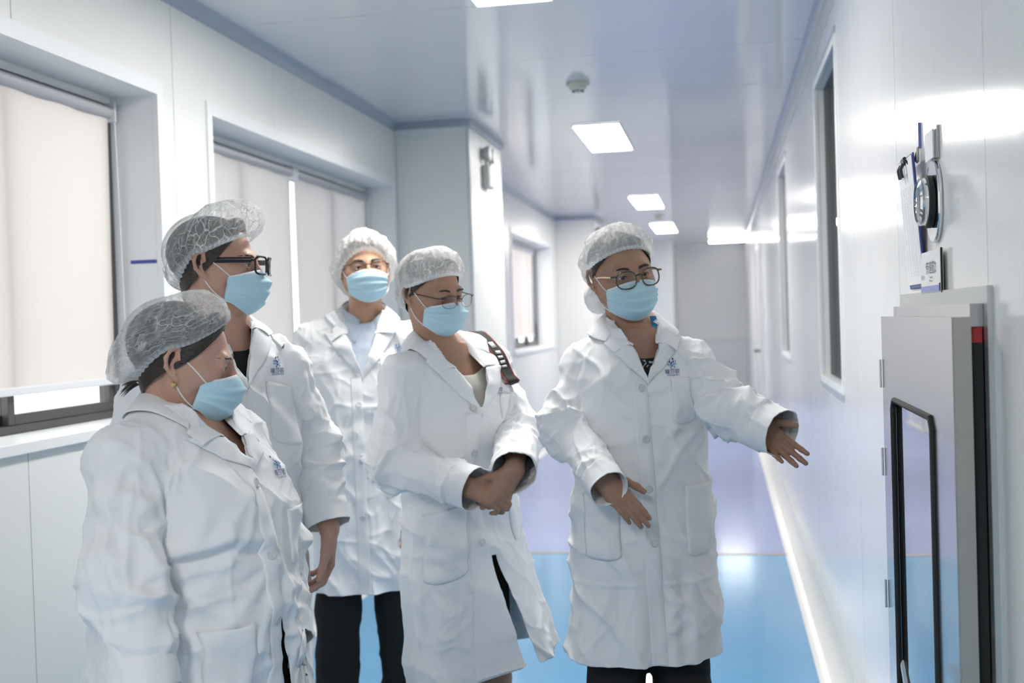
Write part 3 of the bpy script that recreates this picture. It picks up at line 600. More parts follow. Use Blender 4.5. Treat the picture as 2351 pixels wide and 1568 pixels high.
def grid_mesh(name, P, mats, parent, solid=0.0, wrap=False, uv=False, mi=None, off=-1, sub=0):
    """P[rows, cols, 3] to a quad sheet"""
    r, c, _ = P.shape; idx = np.arange(r * c).reshape(r, c)
    if wrap: idx = np.concatenate([idx, idx[:, :1]], 1)
    Q = np.stack([idx[:-1, :-1], idx[:-1, 1:], idx[1:, 1:], idx[1:, :-1]], -1).reshape(-1, 4)
    me = mesh_np(name, P.reshape(-1, 3), Q, mi=mi)
    if uv:
        ul = me.uv_layers.new(name='UVMap'); li = np.zeros(len(me.loops), np.int32); me.loops.foreach_get('vertex_index', li)
        ul.data.foreach_set('uv', np.stack([(li % c) / c, (li // c) / max(r - 1, 1)], 1).astype(np.float32).ravel())
    o = link(name, me, mats, parent)
    if solid:
        m = o.modifiers.new('thickness', 'SOLIDIFY'); m.thickness = solid; m.offset = off
    if sub:
        m = o.modifiers.new('smooth', 'SUBSURF'); m.levels = sub; m.render_levels = sub
    return o
def head_prims(H, M, s, female, ears=True):
    def W(q): return H + s * (M @ np.array(q, float))
    def E(c, r, R=None): return ellipsoid(W(c), np.array(r) * s, M if R is None else M @ R)
    def C(a, b, ra, rb): return capsule(W(a), W(b), ra * s, rb * s)
    jw = .050 if female else .054
    A = [('a', E((0, -.020, .033), (.0755, .097, .081)), .02), ('a', E((0, .028, -.028), (.060, .060, .084)), .025),
         ('a', C((0, .052, -.092), (0, .060, -.088), .022, .020), .02)]
    for x in (-1, 1):
        A += [('a', C((x * jw, -.002, -.046), (x * .018, .056, -.090), .021, .020), .02), ('a', E((x * .044, .052, -.018), (.022, .022, .020)), .02),
              ('a', E((x * .062, .01, -.005), (.012, .035, .045)), .02)]
    A += [('a', C((-.036, .077, .021), (.036, .077, .021), .0105, .0105), .018)]
    A += [('a', C((0, .084, .014), (0, .106, -.026), .0075, .0105), .014), ('a', E((-.011, .095, -.032), (.008, .010, .008)), .008), ('a', E((.011, .095, -.032), (.008, .010, .008)), .008)]
    for x in (-1, 1):
        A += [('c', E((x * .031, .096, .003), (.019, .017, .0125)), .012), ('a', E((x * .031, .0725, .003), (.0168, .0145, .0135)), .006),
              ('c', E((x * .031, .090, .0015), (.0132, .016, .0042)), .003)]
    A += [('a', C((-.018, .083, -.056), (.018, .083, -.056), .0075, .0075), .008), ('a', C((-.014, .084, -.065), (.014, .084, -.065), .008, .008), .006)]
    for x in (-1, 1) if ears else ():
        pts = [(.068, .006, .010), (.0735, .001, .026), (.0805, -.010, .032), (.0865, -.021, .026), (.0885, -.027, .010), (.0865, -.024, -.008), (.081, -.014, -.022), (.0745, -.003, -.031)]
        R = rotz(-x * math.radians(35))
        A.append(('a', E((x * .0775, -.012, .001), (.0045, .016, .029), R), .006))
        for p, q in zip(pts, pts[1:]): A.append(('a', C((x * p[0], p[1], p[2]), (x * q[0], q[1], q[2]), .0042, .0042), .004))
        A.append(('a', E((x * .075, -.004, -.030), (.0045, .008, .009), R), .005))
        A.append(('c', E((x * .0855, -.004, -.004), (.008, .0095, .012), R), .004))
        A.append(('c', E((x * .0865, -.014, .014), (.005, .008, .009), R), .003))
    return A
def hand_prims(w, f, n, left, s=1.0, curl=(.25, .3, .35, .4), spread=.0, thumb=(.55, .75, -.15), tcurl=.25, gather=.92):
    """five-fingered hand: wrist w, finger direction f, back-of-hand normal n"""
    w = np.array(w, float); f = unit(f); n = unit(np.array(n) - f * np.dot(n, f)); t = np.cross(f, n) if left else np.cross(n, f)
    def W(a, b, c): return w + s * (a * f + b * t + c * n)
    A = []
    roots = [(.084, .027 * gather, 0), (.088, .0085 * gather, .003), (.084, -.0095 * gather, .001), (.075, -.026 * gather, -.002)]
    for r in roots: A.append(('a', capsule(W(.004, r[1] * .62, 0), W(r[0] - .006, r[1], r[2] - .002), .0145 * s, .0115 * s), .014))
    A.append(('a', capsule(W(.03, .012, -.004), W(.06, -.012, -.003), .014 * s, .013 * s), .014))
    A.append(('a', capsule(W(.022, .020, -.008), W(.050, .030, -.010), .014 * s, .011 * s), .012))
    ln = [(.042, .025, .021), (.046, .029, .022), (.042, .027, .021), (.033, .020, .018)]
    for i, (r, L, c) in enumerate(zip(roots, ln, curl)):
        p = W(*r); ang = 0.; sp = spread * (1.5 - i) * .12
        for j, l in enumerate(L):
            ang += c * (.75, 1.0, .7)[j]
            d = math.cos(ang) * (f * math.cos(sp) + t * math.sin(sp)) - n * math.sin(ang); q = p + d * l * s
            r0 = (.0092, .0083, .0076)[j] * (.88 if i == 3 else 1) * s; r1 = (.0083, .0076, .0066)[j] * (.88 if i == 3 else 1) * s
            A.append(('a', capsule(p, q, r0, r1), .0035 if j else .006)); p = q
    p = W(.030, .026, -.008); d = unit(f * thumb[0] + t * thumb[1] + n * thumb[2])
    for l, r0, r1 in ((.036, .0125, .0105), (.030, .0105, .0095), (.024, .0095, .0080)):
        q = p + d * l * s; A.append(('a', capsule(p, q, r0 * s, r1 * s), .007)); p = q; d = unit(d + f * tcurl - n * .12)
    return A
def fill(G, prims):
    for op, pr, k in prims: (G.add if op == 'a' else G.cut)(pr, k)
def span_of(prims):
    lo = np.min([p[0] for _, p, _ in prims], 0); hi = np.max([p[1] for _, p, _ in prims], 0); return lo, hi

def make_person(P):
    root = empty('person', (*P['base'], 0), math.radians(P['yaw'])); tag(root, P['label'], 'person', 'visitors in white laboratory coats' if P.get('group') else None)
    J = {k: np.array(v, float) for k, v in P['J'].items()}; fem = P['female']; hs = P['hs']
    M = rotz(math.radians(P['head'][0])) @ rotx(math.radians(P['head'][1])) @ roty(math.radians(P['head'][2])); H = J['head']
    def HW(q): return H + hs * (M @ np.asarray(q, float).T).T if np.ndim(q) > 1 else H + hs * (M @ np.asarray(q, float))
    lv = P['coat']; neck = J['neck']; nr = .049 if fem else .056
    skin = SKIN[P['skin']]
    # ---- body: one continuous surface
    hp = head_prims(H, M, hs, fem); hands = []
    for sd, left in (('r', False), ('l', True)):
        h = P['hand_' + sd]; w = J['w' + sd]; e = J['e' + sd]; fdir = h.get('f', unit(w - e))
        hands.append(hand_prims(w + unit(w - e) * h.get('out', .01), fdir, h['n'], left, P['hand_s'], h.get('curl', (.3, .35, .4, .45)), h.get('spread', 0), h.get('thumb', (.6, .7, -.2)), h.get('tcurl', .25), h.get('gather', .92)))
    bp = [('a', loft([l for l in lv if l[0] > .78], inset=.032), .02)]
    bp += [('a', capsule(HW((0, -.030, -.045)), neck + np.array([0, -.01, -.03]), nr * 1.0, nr * 1.08), .03), ('a', capsule(HW((0, .012, -.075)), neck + np.array([0, .0, -.02]), nr * .72, nr * .85), .03),
           ('a', capsule(neck + np.array([0, -.02, -.02]), neck + np.array([0, 0, -.10]), nr * 1.10, nr * 1.28), .05)]
    for sd in 'rl':
        s, e, w = J['s' + sd], J['e' + sd], J['w' + sd]; w = w + unit(w - e) * min(P['hand_' + sd].get('out', .01) - .012, 0)
        bp += [('a', capsule(neck * [1, 1, 0] + [0, -.01, s[2] + .005], s, .045, .045), .04), ('a', capsule(s, e, .044, .037), .02), ('a', capsule(e, w, .036, .026), .015),
               ('a', capsule(w, w + unit(w - e) * .012, .026, .024), .01)]
    for x in (-1, 1):
        hip = np.array([x * .070, 0, .90 * P['leg']]); kn = np.array([x * .095, .01, .50 * P['leg']]); an = np.array([x * P['stance'], -.02, .085])
        bp += [('a', capsule(hip, kn, .066, .050), .02), ('a', capsule(kn, kn * .45 + an * .55 + [0, -.012, .06], .052, .050), .02), ('a', capsule(kn * .45 + an * .55 + [0, -.012, .06], an, .050, .036), .02),
               ('a', capsule(an + [0, -.01, -.045], an + [0, .11, -.055], .034, .026), .02)]
    hl, hh = span_of(hp); sp = [[(hl[a] - .01, hh[a] + .01)] for a in range(3)]
    for hd in hands:
        l, h = span_of(hd)
        for a in range(3): sp[a].append((l[a] - .01, h[a] + .01))
    allp = bp + hp + sum(hands, []); lo, hi = span_of(allp)
    G = Grid([refine(lo[a] - .03, hi[a] + .03, .011, merge_spans(sp[a]), .0026) for a in range(3)])
    fill(G, bp); fill(G, hp)
    for hd in hands: fill(G, hd)
    V, Q = surface_nets(G); V = smooth_mesh(V, Q, 2, .45)
    body = link('body', mesh_np('body', V, Q), skin, root)
    hp2 = head_prims(H, M, hs, fem, False); l2, h2 = span_of(hp2); GH = Grid([np.arange(l2[a] - .02, h2[a] + .02, .0036) for a in range(3)]); fill(GH, hp2)
    GH.add(capsule(HW((0, -.030, -.045)), neck + np.array([0, -.01, -.03]), nr, nr * 1.08), .03)
    cv, cq = surface_nets(GH)
    hbvh = BVHTree.FromPolygons([tuple(v) for v in cv], [tuple(q) for q in cq.tolist()])
    def cast_in(th, z, y0=-.015):
        """skull radius at angle th (0 = front) and height z, head frame"""
        d = np.array([math.sin(th), math.cos(th), 0]); o = HW(np.array([0, y0, z]) + d * .3); h = hbvh.ray_cast(Vector(o), Vector(M @ -d))
        return .08 if h[0] is None else .3 - h[3] / hs
    # ---- eyes, brows, lashes
    for x in (-1, 1):
        b = MB(); pr = []
        ang = [0, 14, 15, 27, 28, 31, 50, 80, 110, 150, 178]
        r = .0122
        n0 = 0
        for i, (a0, a1) in enumerate(zip(ang, ang[1:])):
            pr.append((max(r * math.sin(math.radians(a0)), 1e-4), r * math.cos(math.radians(a0))))
        pr.append((1e-4, -r))
        b.lathe((0, 0, 0), pr, 20, 'y'); bm = b.bm; bm.faces.ensure_lookup_table()
        for f in bm.faces:
            c = f.calc_center_median(); a = math.degrees(math.atan2(math.hypot(c.x, c.z), c.y)); f.material_index = 2 if a < 14 else (1 if a < 28 else 0)
        gz = P.get('gaze', (0, 0))
        R = rotz(math.radians(gz[0])) @ rotx(math.radians(gz[1]))
        for v in bm.verts: v.co = Vector(HW(R @ np.array(v.co) + np.array([x * .031, .0722, .0025])))
        b.build('eye', [MT['sclera'], MT['iris'], MT['pupil']], root, True)
        pts = [HW((x * (.031 + u * .0128), .0842 - abs(u) ** 2 * .0045 - (u * .003), .0062 - u * u * .0040)) for u in np.linspace(-1, 1, 9)]
        MB().tube(pts, [.0006, .0010, .0014, .0016, .0016, .0016, .0015, .0012, .0007], 6).build('eyelashes', MT['hair_' + P['hair']['col']], root, True)
        rows = []
        for u in np.linspace(0, 1, 12):
            xx = .013 + u * .036; zz = .0215 + .006 * math.sin(u * 2.2) - .004 * u * u; hgt = (.0042 if not fem else .0034) * (1 - u) ** .35 * min(1, .5 + u * 4)
            col = []
            for v in np.linspace(-1, 1, 4):
                d = unit((xx, .08, 0)); o = HW((x * xx * 1.0, .16, zz + v * hgt)); h = hbvh.ray_cast(Vector(o), Vector(M @ np.array([0, -1., 0])))
                col.append(np.array(h[0]) + M @ np.array([0, .0012 + .0012 * (1 - abs(v)), 0]) if h[0] is not None else o)
            rows.append(col)
        grid_mesh('eyebrow', np.array(rows), MT['hair_' + P['hair']['col']], root, .0012)
    # ---- hair and cap share the dome builder
    def dome(name, rim_f, rim_s, rim_b, off, apex, bulge, sag, wr, mats, nth=132, ns=44, seed=0, pinch=.2, uv=False, solid=0., mn=.0):
        th = np.linspace(0, 2 * np.pi, nth, endpoint=False) + np.pi; cf = np.cos(th); ff = np.clip(cf, 0, 1); bb = np.clip(-cf, 0, 1); ss = 1 - ff ** 1.3 - bb ** 1.3; ss = np.clip(ss, 0, 1)
        wsum = ff ** 1.3 + bb ** 1.3 + ss
        def mixv(f, s_, b): return (f * ff ** 1.3 + s_ * ss + b * bb ** 1.3) / wsum
        zr = mixv(rim_f, rim_s, rim_b); rr = np.array([cast_in(t, z) for t, z in zip(th, zr)])
        rr = np.minimum(rr, .115); k = np.array([1, 2, 3, 2, 1.]) / 9
        for _ in range(3): rr = np.convolve(np.concatenate([rr[-2:], rr, rr[:2]]), k, 'valid')
        rr = rr + off
        rim = np.stack([np.sin(th) * rr, -.015 + np.cos(th) * rr, zr], 1); ap = np.array(apex)
        C = np.array([0, -.015, (rim_f + rim_b + 2 * rim_s) / 4])
        bl = mixv(*bulge); sg = mixv(*sag); rows = []
        dirs = np.stack([np.sin(th), np.cos(th), np.zeros(nth)], 1)
        for s in np.linspace(0, 1, ns) ** 1.35:
            a = s * math.pi / 2
            p = C + (rim - C) * math.cos(a) + (ap - C) * math.sin(a)
            g = (1 - math.exp(-s / (pinch * .35))) * math.cos(a) ** .8
            p = p + dirs * (bl * g)[:, None] - np.array([0, 0, 1]) * (sg * g * math.exp(-((s - .12) / .3) ** 2))[:, None]
            if wr:
                sv = np.full(nth, s)
                n1 = vnoise(np.stack([np.cos(th) * 1.6, np.sin(th) * 1.6, sv * 3], 1), seed) - .5
                pl = np.sin(th * 44 + n1 * 9) * .0022 * math.exp(-s / .10) + np.sin(th * 26 + n1 * 14) * .0032 * g * math.exp(-((s - .25) / .35) ** 2)
                q = np.stack([np.cos(th) * 3.2, np.sin(th) * 3.2, sv * 3.4 + n1], 1)
                nn = ridge(q, seed + 3, 1.6) * .009 * g + n1 * .016 * g + (ridge(q * 2.3, seed + 9, 2) * .005) * g
                p = p + (dirs * .85 + np.array([0, 0, .35])) * ((pl + nn) * wr * (1 if s < .7 else max(0, (1 - s) / .3)))[:, None]
            rows.append(p)
        A = np.array(rows); sh = A.shape
        e = (A - np.array([0, -.020, .033])) / (np.array([.0755, .097, .081]) + off * 1.25 + mn); k_ = np.linalg.norm(e, axis=2, keepdims=True)
        lift = np.clip(np.linspace(0, 1, sh[0])[:, None, None] * 12, 0, 1) if mn else np.clip((np.linspace(0, 1, sh[0])[:, None, None] - .25) * 5, 0, 1); A = np.where((k_ < 1) | (mn == 0), (e / np.maximum(k_, 1e-6) * lift + e * (1 - lift)) * (np.array([.0755, .097, .081]) + off * 1.25 + mn) + np.array([0, -.020, .033]), A)
        A = HW(A.reshape(-1, 3)); gap = (.0042 if mn == 0 else .0085) * hs
        for i_ in range(nth, len(A)):
            h = hbvh.find_nearest(Vector(A[i_]), .06)
            if h[0] is not None and (A[i_] - np.array(h[0])) @ np.array(h[1]) < gap: A[i_] = np.array(h[0]) + np.array(h[1]) * gap
        A = A.reshape(sh)
        return grid_mesh(name, A, mats, root, wrap=True, uv=uv, solid=solid)
    hr = P['hair']
    dome('hair', hr['rim'][0], hr['rim'][1], hr['rim'][2], .0045, (0, -.022, .118), (.002, .002, hr.get('bun', .006)), (0, 0, hr.get('sag', 0)), .1, MT['hair_' + hr['col']], seed=P['seed'] + 40)
    cp = P['cap']
    dome('bouffant_cap', *cp['rim'], cp.get('off', .0085), cp['apex'], cp['bulge'], cp['sag'], cp.get('wr', 1), [MT['cap_' + cp.get('mat', 'grey')]], nth=180, ns=56, seed=P['seed'], uv=True, mn=.005)
    if hr.get('tuft'):
        b = MB(); rng = random.Random(P['seed'])
        for i in range(26):
            a = rng.uniform(-.5, .5); p0 = np.array([.045 + a * .02, -.085 + abs(a) * .02, -.052 + a * .01]); d = np.array([rng.uniform(-.2, .6), -1, rng.uniform(-.9, .1)])
            pts = [HW(p0 + d * t * .016 + np.array([0, 0, -.006 * t * t])) for t in (0, .5, 1, 1.4)]
            b.tube(pts, [.0016, .0013, .0008, .0003], 5)
        b.build('hair_tuft', MT['hair_' + hr['col']], root, True)
    if P.get('bun'):
        c = P['bun']; G2 = Grid([np.arange(-.06, .0601, .004)] * 3); G2.add(ellipsoid((0, 0, 0), c['r']), .01); v, q = surface_nets(G2)
        n = normals(v, q); v = v + n * ((ridge(v * 55, 4, 2) * .004 + (vnoise(v * 30, 2) - .5) * .006)[:, None])
        link('cap_bun_pouch', mesh_np('bun', HW(v + np.array(c['at'])), q), MT['cap_dark'], root)
    # ---- face mask
    mid = crom([(0, .1005, -.008), (0, .1135, -.022), (0, .1225, -.038), (0, .117, -.062), (0, .106, -.088), (0, .090, -.106), (0, .070, -.116)], 34)
    rows = []; us = np.linspace(-1, 1, 41)
    for i, m in enumerate(mid):
        v = i / 33; side = np.array([.0665 - .006 * v, .046 - .012 * v, -.024 - .060 * v])
        row = []
        for u in us:
            a = abs(u) * math.pi / 2; ca = math.cos(a) ** (.85 if v > .3 else 1.25); sa = math.sin(a)
            p = np.array([math.copysign(side[0] * sa, u), side[1] + (m[1] - side[1]) * ca, m[2] + (side[2] - m[2]) * sa ** 2])
            fold = sum(.0052 * (max(0, 1 - (v - f0) / .13) if v > f0 else max(0, 1 - (f0 - v) / .018)) for f0 in (.30, .48, .66)) * (1 - abs(u) ** 4)
            cr = (vnoise(np.array([[u * 3.1, v * 3.0, P['seed'] * 3.3]]), 3)[0] - .5) * .0045
            o = unit((math.copysign(sa, u) * .8, ca + .1, 0)); p = p + o * (fold + cr + .0025)
            row.append(p)
        rows.append(row)
    A = np.array(rows); nq = (len(mid) - 1) * (len(us) - 1); mi = np.zeros(nq, int)
    mi = mi.reshape(len(mid) - 1, -1); mi[0] = 1; mi[2] = 1; mi[-1] = 1; mi[:3, :] = 1; mi[2, :] = 0; mi = mi.ravel()
    mask = grid_mesh('face_mask', HW(A.reshape(-1, 3)).reshape(A.shape), [MT['mask_' + P.get('mask', 'blue')], MT['mask_edge']], root, .0012, mi=mi, off=0)
    for x in (-1, 1):
        for pa, pb, sagv in (((x * .0668, .054, -.0275), (x * .0755, .003, .014), .002), ((x * .0612, .041, -.083), (x * .0775, -.006, -.034), -.006)):
            pts = [HW(np.array(pa) * (1 - t) + np.array(pb) * t + np.array([x * .004 * math.sin(t * 3.14), 0, sagv * math.sin(t * 3.14)])) for t in np.linspace(0, 1, 9)]
            for k_, q_ in enumerate(pts):
                l_ = M.T @ (np.array(q_) - H) / hs; h = hbvh.ray_cast(Vector(HW((x * .2, l_[1], l_[2]))), Vector(M @ np.array([-x, 0, 0.])))
                if h[0] is not None and h[3] < .2 * hs: l_[0] = x * max(abs(l_[0]), .2 - h[3] / hs + .0022)
                pts[k_] = HW(l_)
            MB().tube(pts, .0014, 7).build('ear_loop', MT['elastic'], mask, True)
    # ---- glasses
    g = P.get('glasses')
    if g:
        gm = MT['frame_' + g['mat']]; gy = .1190; cz = g.get('z', -.003); wx, wz, p = g['w'], g['h'], g.get('p', 3)
        gr = empty('glasses', parent=root)
        fr = MB()
        for x in (-1, 1):
            pts = []
            N = 36
            for i in range(N + 1):
                a = 2 * math.pi * i / N; ca, sa = math.cos(a), math.sin(a)
                q = (x * .034 + wx * math.copysign(abs(ca) ** (2 / p), ca), gy - .013 * ((x * .034 + wx * ca) / .066) ** 2, cz + wz * math.copysign(abs(sa) ** (2 / p), sa))
                pts.append(HW(q))
            if g.get('half'):
                rad = [g['t'] * (1.0 if math.sin(2 * math.pi * i / N) > .25 else .45) for i in range(N + 1)]
            else: rad = g['t']
            fr.tube(pts, rad if not isinstance(rad, list) else rad, 8, cap=False)
        fr.tube([HW((-.010 + .0, gy, cz + wz * .35)), HW((0, gy + .003, cz + wz * .5)), HW((.010, gy, cz + wz * .35))], g['t'], 8)
        for x in (-1, 1): fr.tube([HW((x * (.034 + wx - .001), gy - .011, cz + wz * .55)), HW((x * .0705, gy - .017, cz + wz * .55))], g['t'] * 1.3, 8)
        fr.build('frame', gm, gr, True)
        for x in (-1, 1):
            MB().tube([HW((x * .0705, gy - .017, cz + wz * .55)), HW((x * .074, .06, cz + wz * .55)), HW((x * .0775, .008, cz + wz * .5)), HW((x * .079, -.018, cz + wz * .1))], g['t'] * 1.1, 8, flat=(.8, g.get('temple', 1.2))).build('temple', MT['frame_' + g.get('tmat', g['mat'])], gr, True)
            lens = []
            for rr in np.linspace(0.02, 1, 6):
                row = []
                for i in range(32):
                    a = 2 * math.pi * i / 32; ca, sa = math.cos(a), math.sin(a)
                    q = (x * .034 + rr * wx * math.copysign(abs(ca) ** (2 / p), ca), gy - .013 * ((x * .034 + rr * wx * ca) / .066) ** 2 + .0015 * (1 - rr * rr), cz + rr * wz * math.copysign(abs(sa) ** (2 / p), sa))
                    row.append(HW(q))
                lens.append(row)
            grid_mesh('lens', np.array(lens), MT['lens'], gr, wrap=True)
    if P.get('earring'):
        MB().lathe(HW((.0815, -.004, -.040)), [(.0005, -.0055), (.004, -.0045), (.0058, -.001), (.0058, .002), (.004, .0050), (.0005, .0058)], 16, 'x').build('earring', MT['gold'], root, True)
    # ---- lab coat
    def sleeve_prims(sd, ex=.09):
        s, e, w = J['s' + sd], J['e' + sd], J['w' + sd]; r0, r1, r2 = P.get('sleeve_' + sd, P['sleeve']); d = unit(w - e); L_ = np.linalg.norm(w - e)
        return [('a', capsule(s, e, r0, r1), .03), ('a', capsule(e, w + d * ex, r1, r2 + (r2 - r1) * ex / L_), .045)]
    tp = [('a', loft(lv), .02)]
    for sd in 'rl':
        s = J['s' + sd]; tp.append(('a', capsule(neck * [1, 1, 0] + [0, -.012, P['yoke_z']], s + [0, 0, .0], P.get('yr', .052), P['sleeve'][0] - .002), .06))
    for e in P.get('extra', []): tp.append(('a', ellipsoid(e[0], e[1]), e[2]))
    sl = {sd: sleeve_prims(sd) for sd in 'rl'}
    lo, hi = span_of(tp + sl['r'] + sl['l']); st = .0052
    G = Grid([np.arange(lo[a] - .04, hi[a] + .045, st) for a in range(3)])
    fill(G, tp); T0 = G.F.copy()
    for sd in 'rl':
        l, h = span_of(sl[sd]); sub, X, Y, Z = G.sub(l - .06, h + .06); F2 = np.full(G.F[sub].shape, .5, np.float32)
        for _, pr, k in sl[sd]: F2 = smin(F2, pr[2](X, Y, Z).astype(np.float32), k)
        s = J['s' + sd]; ds = np.sqrt((X - s[0]) ** 2 + (Y - s[1]) ** 2 + (Z - s[2]) ** 2)
        kk = (.005 + .045 * np.exp(-(ds / .10) ** 2)).astype(np.float32); G.F[sub] = smin(G.F[sub], F2, kk)
    V, Q = surface_nets(G); V = smooth_mesh(V, Q, 2, .5); V0 = V.copy()
    def ev(pr, V): return pr[2](V[:, 0], V[:, 1], V[:, 2])
    tf = np.min([ev(p, V) for _, p, _ in tp], 0); sf = {sd: np.min([ev(p, V) for _, p, _ in sl[sd]], 0) for sd in 'rl'}
    smn = np.minimum(sf['r'], sf['l']); wsl = 1 / (1 + np.exp((smn - tf + .004) / .006))          # 1 on sleeves, 0 on the torso
    N = normals(V, Q); D = np.zeros(len(V)); sdv = P['seed'] * 17
    for sd in 'rl':
        s, e, w = J['s' + sd], J['e' + sd], J['w' + sd]; m = (sf[sd] <= smn + 1e-9)
        d1, d2 = unit(e - s), unit(w - e); L1, L2 = np.linalg.norm(e - s), np.linalg.norm(w - e)
        fore = np.abs(ev(sl[sd][1][1], V)) < np.abs(ev(sl[sd][0][1], V))
        t = np.where(fore, L1 + (V - e) @ d2, (V - s) @ d1); ax = np.where(fore[:, None], e + ((V - e) @ d2)[:, None] * d2, s + ((V - s) @ d1)[:, None] * d1)
        q = V - ax; bend = unit(d2 - d1 + 1e-3 * np.array([0, 1, 0])); side = q @ bend / .06     # inner side of the elbow gathers cloth
        b2 = unit(np.cross(d1, bend)); sc = q @ b2 / .06
        near_e = np.exp(-((t - L1) / .10) ** 2); near_c = np.exp(-((t - L1 - L2 + .05) / .09) ** 2); near_s = np.exp(-((t - .05) / .09) ** 2)
        sh = t + .030 * sc - .022 * side + .012 * (vnoise(np.stack([t * 9, side * .8, sc * .8], 1), sdv + 4) - .5)
        r1 = ridge(np.stack([sh * 11, side * .42 + 3, sc * .42], 1), sdv + ord(sd), 2.2); r2 = ridge(np.stack([(t - .05 * sc) * 17, side * .6, sc * .6 + 9], 1), sdv + 3 + ord(sd), 2.6)
        r4 = ridge(np.stack([t * 4.2, side * 1.3 + t * 3, sc * 1.3 - t * 3], 1), sdv + 31, 2.4); r3 = vnoise(np.stack([t * 6, side * .9, sc * .9], 1), sdv + 8) - .5
        inner = .45 + .55 / (1 + np.exp(-side * 3))
        r5 = ridge(np.stack([(t + .07 * sc - .04 * side) * 6, side * .9, sc * .9 + 4], 1), sdv + 51, 7)
        D += m * wsl * (r1 * (.0055 + .019 * near_e * inner + .010 * near_s + .004 * near_c) + r2 * (.002 + .009 * near_e * inner + .003 * near_c) + r4 * .007 + r5 * .006 + r3 * .018 - .008) * P.get('crumple', 1)
        cuff = (t > L1 + L2 - .055) & fore; D = np.where(m & cuff & (wsl > .5), D * .35 + .0022, D)
    zt = J['sr'][2]; z = V[:, 2]; hemz = P['hem']; low = np.clip((zt - .28 - z) / .45, 0, 1); c0 = np.array([0, .0])
    th = np.arctan2(V[:, 0], V[:, 1]); rr = np.hypot(V[:, 0], V[:, 1])
    dr = np.sin(th * P.get('nfold', 9) + 3 * (vnoise(np.stack([np.cos(th) * 1.5, np.sin(th) * 1.5, z * 1.5], 1), sdv + 2)) * 3) * .007 * low ** 1.3
    big = (vnoise(np.stack([V[:, 0] * 9, V[:, 1] * 9, z * 3.2], 1), sdv + 1) - .5) * .016
    wv = (vnoise(V * 7, sdv + 40) - .5) * .09
    dia = ridge(np.stack([(V[:, 0] + .55 * (z - 1.1) + wv) * 7.5, V[:, 1] * 3, (z - .5 * V[:, 0]) * 2.2], 1), sdv + 11, 2.8) * .0125
    dib = ridge(np.stack([(V[:, 0] - .6 * (z - 1.1) + wv) * 9, V[:, 1] * 3, (z + .5 * V[:, 0]) * 2.6], 1), sdv + 13, 3.0) * .0105
    hor = ridge(np.stack([V[:, 0] * 2.2, V[:, 1] * 3, (z + .25 * np.abs(V[:, 0]) + wv * .6) * 9], 1), sdv + 15, 3) * .010 * np.exp(-((z - zt + .33) / .20) ** 2)
    fin = ridge(V * [15, 15, 11] + wv[:, None] * 6, sdv + 21, 3.2) * .0034 + (vnoise(V * 40, sdv + 23) - .5) * .0012
    Dt = dr + (big + dia * (.5 + .5 * np.clip((z - 1.0) * 3, 0, 1)) + dib + hor) * P.get('crumple', 1) - .006
    cri = ridge(np.stack([(V[:, 0] + .35 * z + wv) * 5, V[:, 1] * 2.5, (z - .8 * V[:, 0] + wv) * 5], 1), sdv + 61, 9) * .0045 + ridge(np.stack([(V[:, 0] - .5 * z + wv) * 6, V[:, 1] * 2.5, (z + .6 * V[:, 0]) * 5], 1), sdv + 63, 9) * .0035
    Dt = Dt + cri * P.get('crumple', 1)
    for (a, b, wd, am) in P.get('strokes', []):                                                   # individual creases
        a = np.array(a); b = np.array(b); ab = b - a; V2 = V[:, [0, 2]]; tt = np.clip(((V2 - a) @ ab) / (ab @ ab), 0, 1); dd = np.linalg.norm((V2 - a - tt[:, None] * ab), axis=1) + np.where(V[:, 1] < -.03, 1, 0)
        Dt = Dt + am * np.exp(-(dd / wd) ** 2) * (.35 + .65 * np.sin(math.pi * np.clip(tt * .9 + .05, 0, 1)))
    seam = np.exp(-((smn - tf + .001) / .0035) ** 2) * (V[:, 2] > zt - .16); D = D - seam * .0035
    D = D + (1 - wsl) * Dt + fin * P.get('crumple', 1)
    V = V + N * D[:, None]
    tor = (wsl < .5)[Q].all(1)
    tb = BVHTree.FromPolygons([tuple(v) for v in V], [tuple(q) for q in Q[tor].tolist()])
    Nf = normals(V, Q)
    def proj(x, z, off=.003):
        h = tb.ray_cast(Vector((x, 1.2, z)), Vector((0, -1, 0)))
        if h[0] is None:
            h = tb.find_nearest(Vector((x, .15, z)))
        n = np.array(h[1]); n = n if n[1] > 0 else -n
        return np.array(h[0]) + n * off
    # cut hem, cuffs, neck
    bx, bz = P['v'][0], P['v'][1]; vs = P['v'][2]; rem = np.zeros(len(V), bool); mv = np.zeros_like(V)
    hz = hemz + P.get('hem_tilt', 0) * V[:, 0]
    sdh = np.where(wsl < .5, hz - V[:, 2], -1); rem |= sdh > 0; mv[:, 2] += np.where(sdh > 0, sdh, 0)
    for sd in 'rl':
        w, e = J['w' + sd], J['e' + sd]; d = unit(w - e); ct = P.get('cuff_tilt_' + sd); d = unit(d + np.array(ct)) if ct else d
        sdc = np.where((sf[sd] <= smn + 1e-9) & (wsl > .5) & (np.linalg.norm(V - w, axis=1) < .2), (V - w) @ d, -1); rem |= sdc > 0; mv += np.where(sdc > 0, -sdc, 0)[:, None] * d
    cs = 1 / math.hypot(1, vs); front = V[:, 1] > neck[1] - .01
    s1 = ((V[:, 2] - bz) * vs - (V[:, 0] - bx)) * cs; s2 = ((V[:, 2] - bz) * vs + (V[:, 0] - bx)) * cs; sv = np.minimum(s1, s2)
    inv = front & (sv > 0) & (wsl < .5) & (V[:, 1] > 0); rem |= inv
    nx = np.where(s1 < s2, 1, -1); mv[:, 0] += np.where(inv, nx * sv * cs, 0); mv[:, 2] += np.where(inv, -sv * vs * cs, 0)
